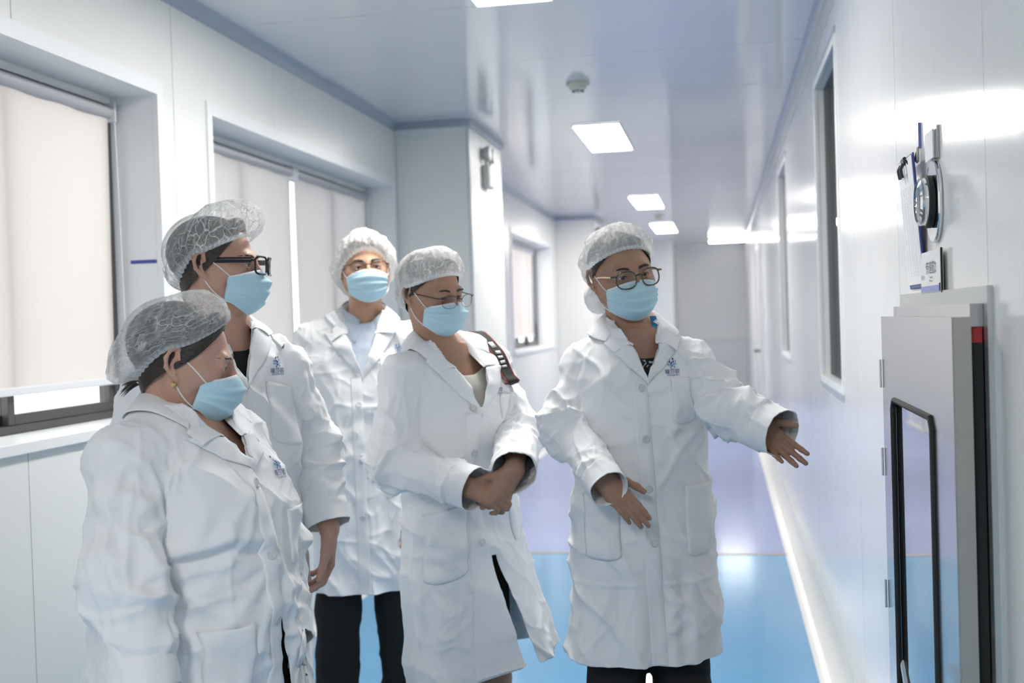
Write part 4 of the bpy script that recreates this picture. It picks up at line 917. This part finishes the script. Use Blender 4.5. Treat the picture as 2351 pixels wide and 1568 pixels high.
    dn = np.hypot(V[:, 0] - neck[0], V[:, 1] - neck[1] + .01); nk = (dn < nr + .022) & (V[:, 2] > neck[2] - .12) & (wsl < .9) & ~inv; rem |= nk; rd = np.where(nk, (nr + .022 - dn) / np.maximum(dn, 1e-4), 0); mv[:, 0] += rd * (V[:, 0] - neck[0]); mv[:, 1] += rd * (V[:, 1] - neck[1] + .01)
    for (xl, xr, z0, z1) in P.get('slit', []):                                                   # front edges hanging apart below the last button
        f = np.clip((z0 - V[:, 2]) / (z0 - z1), 0, 1.5); a_, b_ = bx + xl[0] + (xl[1] - xl[0]) * f, bx + xr[0] + (xr[1] - xr[0]) * f
        ins = (V[:, 2] < z0) & (V[:, 1] > .02) & (V[:, 0] > a_) & (V[:, 0] < b_) & (wsl < .5); rem |= ins
        mid_ = (a_ + b_) / 2; mv[:, 0] += np.where(ins, np.where(V[:, 0] < mid_, a_ - V[:, 0], b_ - V[:, 0]), 0)
    keep = ~rem[Q].all(1); V = V + np.where(rem[:, None], mv, 0)
    if P.get('flare'): V = P['flare'](V, wsl)
    cv, cq = compact(V, Q[keep])
    coat = link('lab_coat', mesh_np('lab_coat', cv, cq), MT['coat'], root)
    m = coat.modifiers.new('thickness', 'SOLIDIFY'); m.thickness = .0022; m.offset = -1
    fl = P.get('flare')
    def fx(p): return p if not fl else fl(np.array([p]), np.zeros(1))[0]
    # lapels
    nz = P['notch']; lw = P['lapel']
    for x in (-1, 1):
        rows = []
        for t in np.linspace(0, 1, 18):
            z_ = bz - .012 + (nz - bz + .012) * t; xin = max((z_ - bz), 0) * vs; sh = t * (1 + .25 * math.sin(t * 3.1)); row = []
            for u in np.linspace(0, 1, 8):
                zz = z_ + u * (-.004 if t > .95 else 0) + (.012 * u * t if t > .5 else 0); xx = bx + x * (xin - .002 + u * lw * sh)
                row.append(proj(xx, zz, .0035 + .0065 * (1 - u) * min(1, t * 4) + .002 * math.sin(u * 3.14) * t))
            rows.append(row)
        o = grid_mesh('lapel', np.array(rows), MT['coat'], coat, .003, off=0)
    # collar
    cw = P['collar']; ry = neck[1] - .01; pts = []; fall = []
    rb = nr + P.get('collar_r', .017)
    yz = P['yoke_z'] + P.get('yr', .052) * .55
    F = [proj(bx + x * ((nz + .004 - bz) * vs - .002), nz + .004, .010) for x in (-1, 1)]
    rl = [F[0], np.array([neck[0] - rb * 1.0, ry + .038, yz + .012]), np.array([neck[0] - rb * 1.02, ry - .015, yz + .040]), np.array([neck[0] - rb * .62, ry - rb * .85, yz + .050]), np.array([neck[0], ry - rb * 1.08, yz + .053])]
    rl = rl + [np.array([2 * neck[0] - p[0], p[1], p[2]]) for p in rl[-2:0:-1]] + [F[1]]
    roll = crom(rl, 61); rows = []
    for i, p in enumerate(roll):
        t = i / 60; c = neck * [1, 1, 0] + [0, -.01, p[2]]; o = p - c; o[2] = 0; o = unit(o); ed = abs(2 * t - 1)
        if ed > .86: o = unit(np.array([math.copysign(1, t - .5), .15, 0]) * .8 + o * .2)
        tgt = p + o * cw * (.82 + .18 * ed ** 4) + np.array([0, 0, -.055 * (1 - ed ** 3) - .002])
        h = tb.find_nearest(Vector(tgt)); n = np.array(h[1]); q = np.array(h[0]); n = n if n @ (tgt - c) > 0 else -n; f = q + n * .007
        if np.linalg.norm(q - tgt) > .05: f = tgt
        ins = p - o * .010 + np.array([0, 0, -.030 * (1 - ed ** 4)])
        row = [ins, p - o * .004 - np.array([0, 0, .006]), p + np.array([0, 0, .001])]
        for u in (.25, .5, .75, 1.0): row.append(p * (1 - u) + f * u + (o * .5 + np.array([0, 0, .5])) * .008 * math.sin(u * 3.14))
        rows.append(row)
    grid_mesh('collar', np.array(rows), MT['coat'], coat, .003, off=0, sub=1)
    # placket edge, buttons, pockets, darts
    zs = np.linspace(bz - .004, P.get('placket_end', hemz + .003), 60)
    px = P.get('placket', (0, 0))                                                                 # x offset at top and at hem
    pxs = bx + np.interp(zs, [hemz, bz], [px[1], px[0]])
    A = np.array([[fx(proj(x_ + o, z_, h_)) for o, h_ in ((-.003, .0005), (-.001, .0042), (.012, .0042), (.032, .0038), (.036, .0030), (.038, .0004))] for x_, z_ in zip(pxs, zs)])
    grid_mesh('placket', A, MT['coat'], coat)
    for z_ in P['buttons']:
        p = fx(proj(bx + .014 + float(np.interp(z_, [hemz, bz], [px[1], px[0]])), z_, .0062)); h = tb.find_nearest(Vector(p)); n = np.array(h[1]); n = n if n[1] > 0 else -n
        b = MB().lathe((0, 0, 0), [(.001, -.0018), (.0098, -.0018), (.0105, 0), (.0098, .0014), (.0075, .0016), (.0066, .0006), (.001, .0006)], 24)
        for a in range(4): b.lathe((.0022 * math.cos(a * 1.57 + .78), .0022 * math.sin(a * 1.57 + .78), .0007), [(.0008, 0), (.0008, .0003)], 8)
        o = b.build('button', MT['button'], coat, True); o.location = Vector(p); o.rotation_mode = 'QUATERNION'; o.rotation_quaternion = Vector((0, 0, 1)).rotation_difference(Vector(n))
    for (xa, xb, za, zb, sk) in P['pockets']:
        rows = []; nr_, nc = 20, 14
        for i in range(nr_):
            v = i / (nr_ - 1); row = []
            for k in range(nc):
                u = k / (nc - 1); corner = .012 * max(0, v - .85) / .15 * (2 * abs(u - .5)) ** 4
                x_ = xa + (xb - xa) * u; z_ = za + (zb - za) * v + sk * u + corner
                edge = min(u, 1 - u, 1 - v) * 14; h_ = .0006 + .0030 * min(1, edge * 1.2) + (.0012 if .03 < v < .16 else 0)
                if v == 0: h_ = .0045
                row.append(fx(proj(x_, z_, h_)))
            rows.append(row)
        grid_mesh('pocket', np.array(rows), MT['coat'], coat, .0012, off=0)
    if P.get('emblem'):
        ex, ez, es = P['emblem']; dots = [(-5.5, 11, 2.3, 2.8, 0), (5, 12, 2.3, 2.8, 0), (-4.3, 4, 2, 3, 0), (5.4, 5, 2, 3, 0), (.4, 1, 1.9, 3, 0), (1.3, -5.5, 1.7, 2.6, 0), (-10.5, 4.5, 1.8, 2.6, 1), (-9.5, -2.5, 1.9, 2.6, 2), (-3.6, -3, 2.0, 3.4, 1), (-2.6, -10, 1.9, 3, 2), (7, -1.5, 2.0, 3.4, 1), (7.6, -9, 1.7, 3, 2), (11.6, 5.5, 1.6, 2.8, 1), (12, -1, 1.6, 2.6, 2)]
        bm = bmesh.new()
        for (u, v, a, b_, mi_) in dots:
            vs_ = [bm.verts.new(Vector(proj(ex + (u + a * math.cos(w)) * -.001 * es, ez + (v + b_ * math.sin(w)) * .001 * es, .0022))) for w in np.linspace(0, 2 * np.pi, 15)[:-1]]
            f = bm.faces.new(vs_); f.material_index = mi_
        me = bpy.data.meshes.new('emblem'); bm.to_mesh(me); bm.free(); link('emblem', me, [MT['ink_navy'], MT['ink_sky'], MT['ink_teal']], coat)
        for txt, size, vz, nm in (('瞳莎欧', 11.5, -25, 'lettering'), ('DUSHA OU', 4.6, -31.5, 'lettering')):
            tv, tq = text_mesh(txt)
            w_ = tv[:, 0].max() - tv[:, 0].min(); h_ = max(tv[:, 1].max(), .5); k_ = size / h_ if nm and size > 6 else size / .72
            pv = np.array([proj(ex - ((x_ - tv[:, 0].min() - w_ / 2) * k_ + 1) * .001 * es, ez + (y_ * k_ + vz) * .001 * es, .0022) for x_, y_ in tv])
            me = bpy.data.meshes.new(nm); me.from_pydata([tuple(p) for p in pv], [], tq); me.update(); link(nm, me, MT['ink_navy'], coat)
    P['_proj'] = proj; P['_tb'] = tb
    # ---- inner garment
    g = P.get('inner')
    if g:
        G = Grid([np.arange(lo[a] - .02, hi[a] + .02, .008) for a in range(2)] + [np.arange(max(hemz, g.get('z0', .95)), hi[2] + .03, .008)])
        top = [(z_, a, b_, c_, d_) for z_, a, b_, c_, d_ in lv]
        G.add(loft(top, inset=g.get('inset', .016)), .02)
        for sd in 'rl': G.add(capsule(neck * [1, 1, 0] + [0, -.012, P['yoke_z'] - .01], J['s' + sd] * [.75, 1, 1], .042, .042), .05)
        G.add(capsule(neck + [0, -.01, -.03], neck + [0, -.005, -.10], nr + .012, nr * 1.6), .05)
        v, q = surface_nets(G); v = smooth_mesh(v, q, 2, .5); n = normals(v, q); v = v + n * ((ridge(v * [14, 14, 9], 5, 2) * .004)[:, None])
        zf, zb = g['front'], g['back']; sdn = v[:, 2] - np.interp(v[:, 1], [-.06, .10], [zb, zf]) + (v[:, 0] / .09) ** 2 * g.get('curve', -.02)
        rm = sdn > 0; v[:, 2] -= np.where(rm, sdn, 0); q = q[~rm[q].all(1)]; v, q = compact(v, q)
        gi = link(g['name'], mesh_np('inner', v, q), MT[g['mat']], root)
        if g.get('collar'):
            ib = BVHTree.FromPolygons([tuple(a) for a in v], [tuple(a) for a in q.tolist()])
            for x in (-1, 1):
                rows = []
                for t in np.linspace(0, 1, 10):
                    a = t * 2.3; rad = nr * 1.25 + .009; p0 = np.array([neck[0] + x * rad * math.sin(.28 + a), neck[1] - .004 + rad * math.cos(.28 + a) * 1.12, zf + .022 + (zb - zf + .030) * t ** .7])
                    ln_ = .085 * (1 - t) ** .6 + .035 * t; o = unit((x * math.sin(.28 + a) * .6, math.cos(.28 + a) * .6, 0)); row = []
                    for u_ in np.linspace(0, 1, 6):
                        q_ = p0 + o * (.014 * math.sin(u_ * 1.6) + .022 * u_) + np.array([x * .012 * u_ * (1 - t), 0, -ln_ * u_]); row.append(q_)
                    rows.append(row)
                grid_mesh('shirt_collar', np.array(rows), MT[g['mat']], gi, .002, off=0)
    # ---- legs
    if P.get('trousers'):
        G = Grid([np.arange(-.24, .241, .009), np.arange(-.16, .20, .009), np.arange(.02, 1.05, .009)])
        for x in (-1, 1):
            hip = np.array([x * .070, 0, .90 * P['leg']]); kn = np.array([x * (.085 + P['stance']) / 2, .005, .50 * P['leg']]); an = np.array([x * P['stance'], -.02, .06])
            G.add(capsule(hip, kn, .084, .078), .03); G.add(capsule(kn, an, .080, P.get('cuff_r', .070)), .03)
        v, q = surface_nets(G); v = smooth_mesh(v, q, 2, .5); n = normals(v, q); v = v + n * ((ridge(v * [9, 9, 15], 3, 1.6) * .010 * np.clip(1.2 - v[:, 2] * 1.6, .3, 1) - .003)[:, None])
        v[:, 2] = np.maximum(v[:, 2], .022)
        link('trousers', mesh_np('trousers', v, q), MT[P['trousers']], root)
    if P.get('skirt'):
        G = Grid([np.arange(-.24, .241, .009), np.arange(-.2, .2, .009), np.arange(P['skirt'] - .02, 1.1, .009)])
        G.add(loft([(P['skirt'], .0, .0, .144, .108), (.75, 0, 0, .144, .108), (.95, 0, 0, .142, .105), (1.05, 0, 0, .13, .10)]), .02)
        v, q = surface_nets(G); n = normals(v, q); v = v + n * (np.sin(np.arctan2(v[:, 0], v[:, 1]) * 8) * .006 * np.clip((.9 - v[:, 2]) * 3, 0, 1))[:, None]
        link('skirt', mesh_np('skirt', v, q), MT['black_cloth'], root)
    for x in (-1, 1):
        G = Grid([np.arange(-.07, .0701, .006), np.arange(-.11, .20, .006), np.arange(-.012, .13, .006)])
        G.add(capsule((0, -.055, .042), (0, .09, .034), .040, .036), .02); G.add(ellipsoid((0, .115, .028), (.043, .055, .03)), .02); G.add(capsule((0, -.045, .05), (0, -.04, .095), .042, .040), .02)
        G.cut(((-.1, -.2, -.1), (.1, .3, .0), lambda X, Y, Z: Z + 0 * X + 0 * Y - .002), .003)
        v, q = surface_nets(G); v = smooth_mesh(v, q, 1, .5); v[:, 2] -= v[:, 2].min(); a = -x * math.radians(8)
        link('shoe', mesh_np('shoe', (rotz(a) @ v.T).T + [x * P['stance'], 0, 0], q), MT['shoe_' + P.get('shoe', 'black')], root)
    return root, HW
# people: joints in metres, each in its own frame (x right, y forward, z up)
PEOPLE = [
    {'base': [-0.2177, 3.0218], 'yaw': 194.6, 'J': {'head': [0.0355, -0.0242, 1.6102], 'neck': [0.0092, -0.0395, 1.4529], 'sr': [0.137, -0.0472, 1.3748], 'sl': [-0.1311, 0.0022, 1.3698], 'er': [0.2022, 0.0113, 1.2099], 'wr': [0.1316, 0.2593, 1.0852], 'el': [-0.1979, 0.1294, 1.2504], 'wl': [-0.2944, 0.2776, 1.2051]}, 'label': 'person with round olive glasses and both hands held out, nearest the steel cabinet', 'female': True, 'hs': 1.0, 'head': (12, -4, 8), 'skin': 'warm', 'seed': 1, 'coat': [(0.5, 0.015, 0, 0.222, 0.165), (0.6, 0.01, 0, 0.215, 0.16), (0.8, 0, 0, 0.194, 0.148), (1.0, 0, 0, 0.178, 0.138), (1.12, 0, 0, 0.17, 0.13), (1.26, 0, 0, 0.176, 0.13), (1.34, 0, 0, 0.165, 0.115), (1.41, 0, 0, 0.12, 0.085), (1.47, 0, 0, 0.075, 0.065)], 'sleeve': (0.06, 0.06, 0.058), 'yoke_z': 1.445, 'hem': 0.6106, 'notch': 1.422, 'lapel': 0.062, 'collar': 0.062, 'placket': (0.006, -0.022), 'pockets': [(-0.06, -0.124, 1.34, 1.222, 0), (-0.085, -0.165, 1.065, 0.88, 0), (0.085, 0.17, 1.05, 0.88, 0)], 'hand_r': {'f': [-0.627, 0.178, -0.718], 'n': [-0.186, 1.011, 0.26], 'curl': (0.08, 0.1, 0.12, 0.16), 'thumb': (0.8, 0.55, 0.05), 'tcurl': 0.5, 'out': -0.056, 'gather': 0.9}, 'hand_l': {'f': [-0.566, 0.513, -0.611], 'n': [-0.307, -0.876, -0.224], 'curl': (0.1, 0.08, 0.12, 0.25), 'spread': 0.45, 'thumb': (0.75, 0.5, -0.3), 'out': -0.095}, 'hand_s': 0.92, 'sleeve_r': (0.06, 0.06, 0.046), 'hair': {'rim': (0.085, 0.0, -0.075), 'col': 'black', 'bun': 0.012}, 'cap': {'rim': (0.072, 0.03, -0.07), 'apex': (0, -0.03, 0.13), 'bulge': (0.006, 0.016, 0.03), 'sag': (0, 0, 0.01), 'mat': 'white'}, 'bun': {'at': (0.035, -0.085, -0.055), 'r': (0.045, 0.04, 0.045)}, 'glasses': {'mat': 'olive', 'w': 0.0255, 'h': 0.0225, 't': 0.0019, 'p': 2.5, 'tmat': 'gold'}, 'gaze': (0, -5), 'strokes': [((-0.2, 0.82), (0.2, 0.815), 0.006, 0.004), ((0.05, 0.82), (0.12, 0.6), 0.006, 0.0035), ((-0.03, 0.8), (-0.13, 0.66), 0.007, 0.004), ((-0.1, 1.25), (-0.02, 1.17), 0.01, 0.005), ((0.11, 1.3), (0.03, 1.22), 0.012, 0.006), ((0.12, 0.72), (0.18, 0.64), 0.007, 0.004)], 'inner': {'name': 'patterned_top', 'mat': 'pattern', 'front': 1.385, 'back': 1.43, 'inset': 0.018}, 'trousers': 'black_cloth', 'leg': 0.93, 'stance': 0.1, 'shoe': 'white', 'lanyard': True, 'v': (0.0, 1.3357, 0.42), 'buttons': [1.3169, 1.1893, 1.0617, 0.924], 'emblem': (-0.0662, 1.3761, 1.0), 'key': 'guide'},
    {'base': [-0.7647, 3.1844], 'yaw': 223, 'J': {'head': [0.055, -0.0133, 1.5853], 'neck': [0.03, -0.0176, 1.4267], 'sr': [0.1628, 0.006, 1.3586], 'sl': [-0.121, -0.0272, 1.3793], 'er': [0.2163, 0.0245, 1.1175], 'wr': [0.0984, 0.267, 1.0563], 'el': [-0.1474, 0.101, 1.1683], 'wl': [0.0092, 0.3229, 1.098]}, 'label': 'person in dark-rimmed glasses with hands clasped in front and a black strap over one shoulder', 'female': True, 'hs': 0.97, 'head': (14, -12, 4), 'skin': 'warm', 'seed': 2, 'coat': [(0.42, 0, 0, 0.165, 0.14), (0.55, 0, 0, 0.165, 0.145), (0.8, 0, 0, 0.168, 0.14), (1.0, 0, 0, 0.165, 0.132), (1.1, 0, 0, 0.16, 0.128), (1.22, 0, 0.01, 0.165, 0.13), (1.32, 0, 0.01, 0.15, 0.112), (1.39, 0, 0, 0.11, 0.08), (1.44, 0, 0, 0.07, 0.06)], 'sleeve': (0.062, 0.066, 0.056), 'yoke_z': 1.41, 'hem': 0.5002, 'notch': 1.365, 'lapel': 0.065, 'collar': 0.062, 'placket': (0.01, 0.0), 'pockets': [(-0.07, -0.135, 1.295, 1.18, 0.0), (0.05, 0.155, 1.0, 0.8, -0.03), (-0.08, -0.165, 1.02, 0.86, 0.05)], 'hand_r': {'f': [-0.683, 0.584, -0.326], 'n': [0.324, 0.729, 0.611], 'curl': (0.95, 0.95, 1.0, 1.0), 'out': -0.02}, 'hand_l': {'f': [0.515, -0.169, -0.782], 'n': [0.212, 0.989, 0.106], 'curl': (0.62, 0.68, 0.72, 0.8), 'thumb': (0.65, 0.6, -0.25), 'out': -0.02}, 'hand_s': 0.93, 'hair': {'rim': (0.085, -0.01, -0.075), 'col': 'black'}, 'cap': {'rim': (0.066, 0.02, -0.075), 'apex': (0, -0.03, 0.13), 'bulge': (0.01, 0.018, 0.028), 'sag': (0, 0, 0.01), 'mat': 'white'}, 'glasses': {'mat': 'metal', 'w': 0.0245, 'h': 0.0185, 't': 0.0013, 'p': 2.6, 'half': True}, 'gaze': (-5, -8), 'inner': {'name': 'cream_top', 'mat': 'cream', 'front': 1.345, 'back': 1.41, 'inset': 0.018}, 'strokes': [((0.16, 0.93), (0.05, 0.86), 0.013, 0.008), ((0.15, 0.84), (0.06, 0.79), 0.011, -0.008), ((0.1, 0.78), (0.08, 0.55), 0.01, 0.005), ((0.02, 1.0), (0.05, 0.6), 0.014, 0.006)], 'skirt': 0.6, 'flare_w2': True, 'hem_tilt': -0.22, 'slit': [((0, -0.02), (0, 0.0), 1.0, 0.5)], 'leg': 0.9, 'stance': 0.075, 'shoe': 'black', 'v': (0.0, 1.2496, 0.42), 'buttons': [1.2583, 1.1385, 0.8872], 'emblem': (-0.0654, 1.3273, 1.0), 'key': 'w2'},
    {'base': [-1.2419, 2.6703], 'yaw': 232, 'J': {'head': [-0.0011, -0.0009, 1.6596], 'neck': [-0.0115, -0.0146, 1.5027], 'sr': [0.1554, -0.0528, 1.3975], 'sl': [-0.1573, 0.037, 1.3907], 'er': [0.1694, -0.1269, 1.1872], 'wr': [0.1903, -0.0868, 0.9762], 'el': [-0.2215, 0.0457, 1.1759], 'wl': [-0.213, 0.1361, 0.9926]}, 'label': 'tall person in thick black rectangular glasses, in profile, wearing a black shirt under the coat', 'female': False, 'hs': 1.06, 'head': (45, -2, 0), 'skin': 'fair', 'seed': 3, 'coat': [(0.5, 0, 0, 0.215, 0.17), (0.6, 0, 0, 0.21, 0.168), (0.8, 0, 0, 0.2, 0.16), (1.0, 0, 0, 0.19, 0.15), (1.12, 0, 0, 0.187, 0.142), (1.26, 0, 0, 0.195, 0.14), (1.36, 0, 0, 0.18, 0.12), (1.45, 0, 0, 0.125, 0.09), (1.52, 0, 0, 0.08, 0.07)], 'sleeve': (0.066, 0.062, 0.055), 'yoke_z': 1.485, 'hem': 0.575, 'notch': 1.4955, 'lapel': 0.075, 'collar': 0.06, 'placket': (0.006, -0.01), 'pockets': [(-0.055, -0.145, 1.37, 1.22, -0.02), (-0.07, -0.18, 1.06, 0.86, 0), (0.07, 0.18, 1.06, 0.86, 0)], 'hand_r': {'n': [0.748, -0.663, 0.031]}, 'hand_l': {'f': [0.051, -0.02, -0.999], 'n': [-0.984, 0.401, 0.062], 'curl': (0.55, 0.6, 0.62, 0.66), 'thumb': (0.82, 0.45, -0.25), 'out': 0.012}, 'hand_s': 1.04, 'hair': {'rim': (0.085, -0.022, -0.085), 'col': 'brown'}, 'cap': {'rim': (0.07, 0.026, -0.058), 'apex': (0, -0.005, 0.148), 'bulge': (0.028, 0.022, 0.032), 'sag': (0.0, 0, 0.004), 'mat': 'grey', 'wr': 1.1}, 'glasses': {'mat': 'black', 'w': 0.027, 'h': 0.0205, 't': 0.0026, 'p': 5, 'temple': 2.4, 'z': 0.001}, 'inner': {'name': 'black_shirt', 'mat': 'black_cloth', 'front': 1.44, 'back': 1.49, 'inset': 0.016}, 'trousers': 'black_cloth', 'leg': 0.98, 'stance': 0.11, 'v': (0.0, 1.3584, 0.36), 'buttons': [1.3498, 1.1924, 1.0279], 'emblem': (-0.094, 1.4148, 1.0), 'key': 'm1'},
    {'base': [-1.0747, 2.1424], 'yaw': 255, 'J': {'head': [0.0023, 0.0025, 1.4382], 'neck': [-0.0112, -0.011, 1.3323], 'sr': [0.1894, 0.0128, 1.2622], 'sl': [-0.1558, -0.0069, 1.2613], 'er': [0.2582, 0.0629, 1.0625], 'wr': [0.2826, 0.1362, 0.8642], 'el': [-0.2152, 0.0354, 1.006], 'wl': [-0.1248, 0.1314, 0.8467]}, 'label': 'short person in profile with a gold earring, grey bouffant cap and no glasses', 'female': True, 'hs': 1.0, 'head': (35, -12, 3), 'skin': 'fair', 'seed': 4, 'coat': [(0.5, 0.01, 0.01, 0.215, 0.195), (0.62, 0.01, 0.01, 0.212, 0.195), (0.8, 0.01, 0.02, 0.205, 0.195), (0.95, 0.01, 0.025, 0.197, 0.19), (1.05, 0.005, 0.025, 0.19, 0.182), (1.15, 0, 0.02, 0.19, 0.168), (1.22, 0, 0.01, 0.18, 0.148), (1.29, 0, 0, 0.13, 0.105), (1.35, 0, -0.01, 0.08, 0.075)], 'extra': [((0.072, 0.115, 1.12), (0.08, 0.065, 0.075), 0.06), ((-0.072, 0.115, 1.12), (0.08, 0.065, 0.075), 0.06)], 'sleeve': (0.066, 0.062, 0.055), 'yoke_z': 1.312, 'hem': 0.6, 'notch': 1.2828, 'lapel': 0.085, 'collar': 0.068, 'placket': (0.004, 0.0), 'pockets': [(-0.06, -0.14, 1.135, 1.02, 0.0), (0.085, 0.172, 0.945, 0.76, 0.0), (-0.06, -0.18, 0.875, 0.68, 0.0)], 'emblem': (-0.085, 1.225, 1.0), 'slit': [((0, -0.075), (0, 0.022), 0.965, 0.6)], 'hand_r': {'n': [0.43, -0.902, 0.031]}, 'hand_l': {'f': [0.12, 0.023, -0.998], 'n': [-0.43, 0.902, -0.031]}, 'hand_s': 0.93, 'hair': {'rim': (0.078, -0.015, -0.082), 'col': 'brown', 'tuft': True}, 'cap': {'rim': (0.086, 0.03, -0.058), 'apex': (0, -0.045, 0.13), 'bulge': (0.012, 0.016, 0.055), 'sag': (0, 0, 0.035), 'mat': 'net', 'wr': 0.8}, 'strokes': [((0.22, 1.06), (0.11, 1.085), 0.01, -0.014), ((0.11, 1.085), (0.0, 1.055), 0.009, -0.011), ((0.2, 1.085), (0.1, 1.11), 0.014, 0.01), ((0.1, 1.11), (0.01, 1.085), 0.013, 0.009), ((0.0, 1.05), (0.14, 0.94), 0.013, 0.007), ((0.0, 1.04), (0.1, 0.84), 0.013, 0.007), ((0.01, 1.06), (0.2, 1.0), 0.014, 0.006), ((0.02, 1.2), (0.12, 1.12), 0.012, 0.006), ((0.14, 1.16), (0.19, 1.05), 0.012, 0.007), ((0.105, 1.14), (0.118, 0.95), 0.0045, 0.0035)], 'earring': True, 'inner': {'name': 'black_camisole', 'mat': 'black_cloth', 'front': 1.19, 'back': 1.26, 'inset': 0.022, 'curve': 0, 'z0': 0.64}, 'trousers': 'black_cloth', 'leg': 0.84, 'stance': 0.1, 'v': (0.0, 1.2294, 0.46), 'buttons': [1.1977, 1.0582, 0.9334], 'key': 'w1'},
    {'base': [-1.275, 3.881], 'yaw': 202, 'J': {'head': [-0.0291, -0.0, 1.6916], 'neck': [-0.025, -0.0281, 1.508], 'sr': [0.1557, -0.0536, 1.4511], 'sl': [-0.1929, 0.0276, 1.4463], 'er': [0.1955, -0.0862, 1.1239], 'wr': [0.1586, 0.0083, 0.8361], 'el': [-0.2199, -0.0014, 1.1106], 'wl': [-0.1669, 0.0748, 0.8257]}, 'label': 'tall person at the back in thin glasses and an open pale blue collar', 'female': False, 'hs': 1.04, 'head': (2, 7, 2), 'skin': 'tan', 'seed': 5, 'coat': [(0.5, 0, 0, 0.185, 0.15), (0.6, 0, 0, 0.182, 0.148), (0.8, 0, 0, 0.182, 0.148), (1.0, 0, 0, 0.18, 0.145), (1.12, 0, 0, 0.178, 0.142), (1.28, 0, 0, 0.19, 0.14), (1.38, 0, 0, 0.175, 0.12), (1.47, 0, 0, 0.12, 0.09), (1.54, 0, 0, 0.08, 0.07)], 'sleeve': (0.062, 0.06, 0.054), 'yoke_z': 1.505, 'hem': 0.5704, 'notch': 1.4666, 'lapel': 0.075, 'collar': 0.06, 'placket': (0.006, 0.0), 'pockets': [(-0.06, -0.145, 1.4, 1.26, 0.0), (-0.07, -0.165, 1.08, 0.88, 0.08), (0.07, 0.165, 1.08, 0.88, 0.08)], 'hand_r': {'n': [0.979, -0.2, 0.031]}, 'hand_l': {'f': [0.054, 0.11, -0.998], 'n': [-0.979, 0.2, -0.031]}, 'hand_s': 1.03, 'hair': {'rim': (0.08, -0.01, -0.08), 'col': 'black'}, 'cap': {'rim': (0.06, -0.035, -0.085), 'apex': (0, -0.02, 0.122), 'bulge': (0.01, 0.034, 0.03), 'sag': (0, 0.012, 0.01), 'mat': 'white'}, 'glasses': {'mat': 'metal', 'w': 0.0265, 'h': 0.0185, 't': 0.0015, 'p': 3, 'half': True}, 'gaze': (0, -14), 'inner': {'name': 'blue_shirt', 'mat': 'blue_shirt', 'front': 1.495, 'back': 1.545, 'inset': 0.016, 'collar': True}, 'trousers': 'black_cloth', 'leg': 1.0, 'stance': 0.125, 'cuff_r': 0.075, 'v': (0.0, 1.3235, 0.36), 'buttons': [1.3447, 1.2249, 1.03, 0.8353], 'emblem': (-0.1295, 1.4163, 1.0), 'key': 'm2'}
]
wall_text('传递窗2', -.010, -.002, .030, MT['ink_grey'], t, sx=1.15); wall_text('Transfer', -.010, -.014, .008, MT['ink_grey'], t, sx=1.3); wall_text('Window', -.010, -.022, .008, MT['ink_grey'], t, sx=1.3)
wall_text('瞳莎欧', .088, -.014, .011, MT['ink_sky'], t)
def flare_w2(V, wsl):
    t = np.clip((1.02 - V[:, 2]) / .46, 0, 1.2) ** 1.25; side = np.clip((-V[:, 0] + .03) / .04, 0, 1); fr = np.clip((V[:, 1] + .06) / .09, 0, 1); k = t * side * fr * (1 - wsl)
    return V + np.stack([-.125 * k, .01 * k, .012 * k], 1)
for P in PEOPLE:
    if P.get('flare_w2'): P['flare'] = flare_w2
    root, HW = make_person(P)
    pj = P['_proj']
    if P.get('lanyard'):
        nk = P['J']['neck']; pts = [np.array([nk[0] - .054, nk[1] + .015, P['yoke_z'] + .055]), np.array([nk[0] - .054, nk[1] + .045, P['yoke_z'] + .02]), np.array([nk[0] - .044, nk[1] + .068, P['yoke_z'] - .03]), np.array([nk[0] - .03, nk[1] + .085, P['yoke_z'] - .08])]
        MB().tube([tuple(p) for p in crom(pts, 14)], .009, 8, flat=(1, .25)).build('lanyard', MT['lanyard'], root, True)
    if P['key'] == 'w2':
        st = empty('shoulder_strap', (*P['base'], 0), math.radians(P['yaw'])); tag(st, 'black shoulder strap with red edges worn over a white coat', 'strap')
        top = np.array([-.100, P['J']['sl'][1], P['yoke_z'] + .050])
        fr = [pj(-.100 - .032 * t, top[2] - .025 - t * .27, .008) for t in np.linspace(0, 1, 12)]
        path = [top + np.array([.0, -.10, -.06]), top + np.array([.0, -.05, -.012]), top + np.array([0, 0, .006])] + fr[1:]
        pth = crom(path, 50); tn = np.gradient(pth, axis=0); ax = np.array([1., 0, 0])
        def ribbon(name, off0, off1, m, lift, par, rows=None):
            A = []
            for p, t_ in zip(pth if rows is None else pth[rows[0]:rows[1]], tn if rows is None else tn[rows[0]:rows[1]]):
                t_ = unit(t_); s_ = unit(ax - t_ * (ax @ t_)); n_ = np.cross(s_, t_); n_ = n_ if (n_[1] + n_[2]) > 0 else -n_
                A.append([p + s_ * o + n_ * lift for o in np.linspace(off0, off1, 4)])
            return grid_mesh(name, np.array(A), m, par, .0022, off=0)
        wb = ribbon('webbing', -.019, .019, MT['strap'], .005, st)
        for a, b in ((-.0215, -.0185), (.0185, .0215)): ribbon('edge', a, b, MT['strap_red'], .0055, st)
        for k in range(5): ribbon('letter_block', -.008, .008, MT['white_print'], .0075, wb, (10 + k * 2, 12 + k * 2))
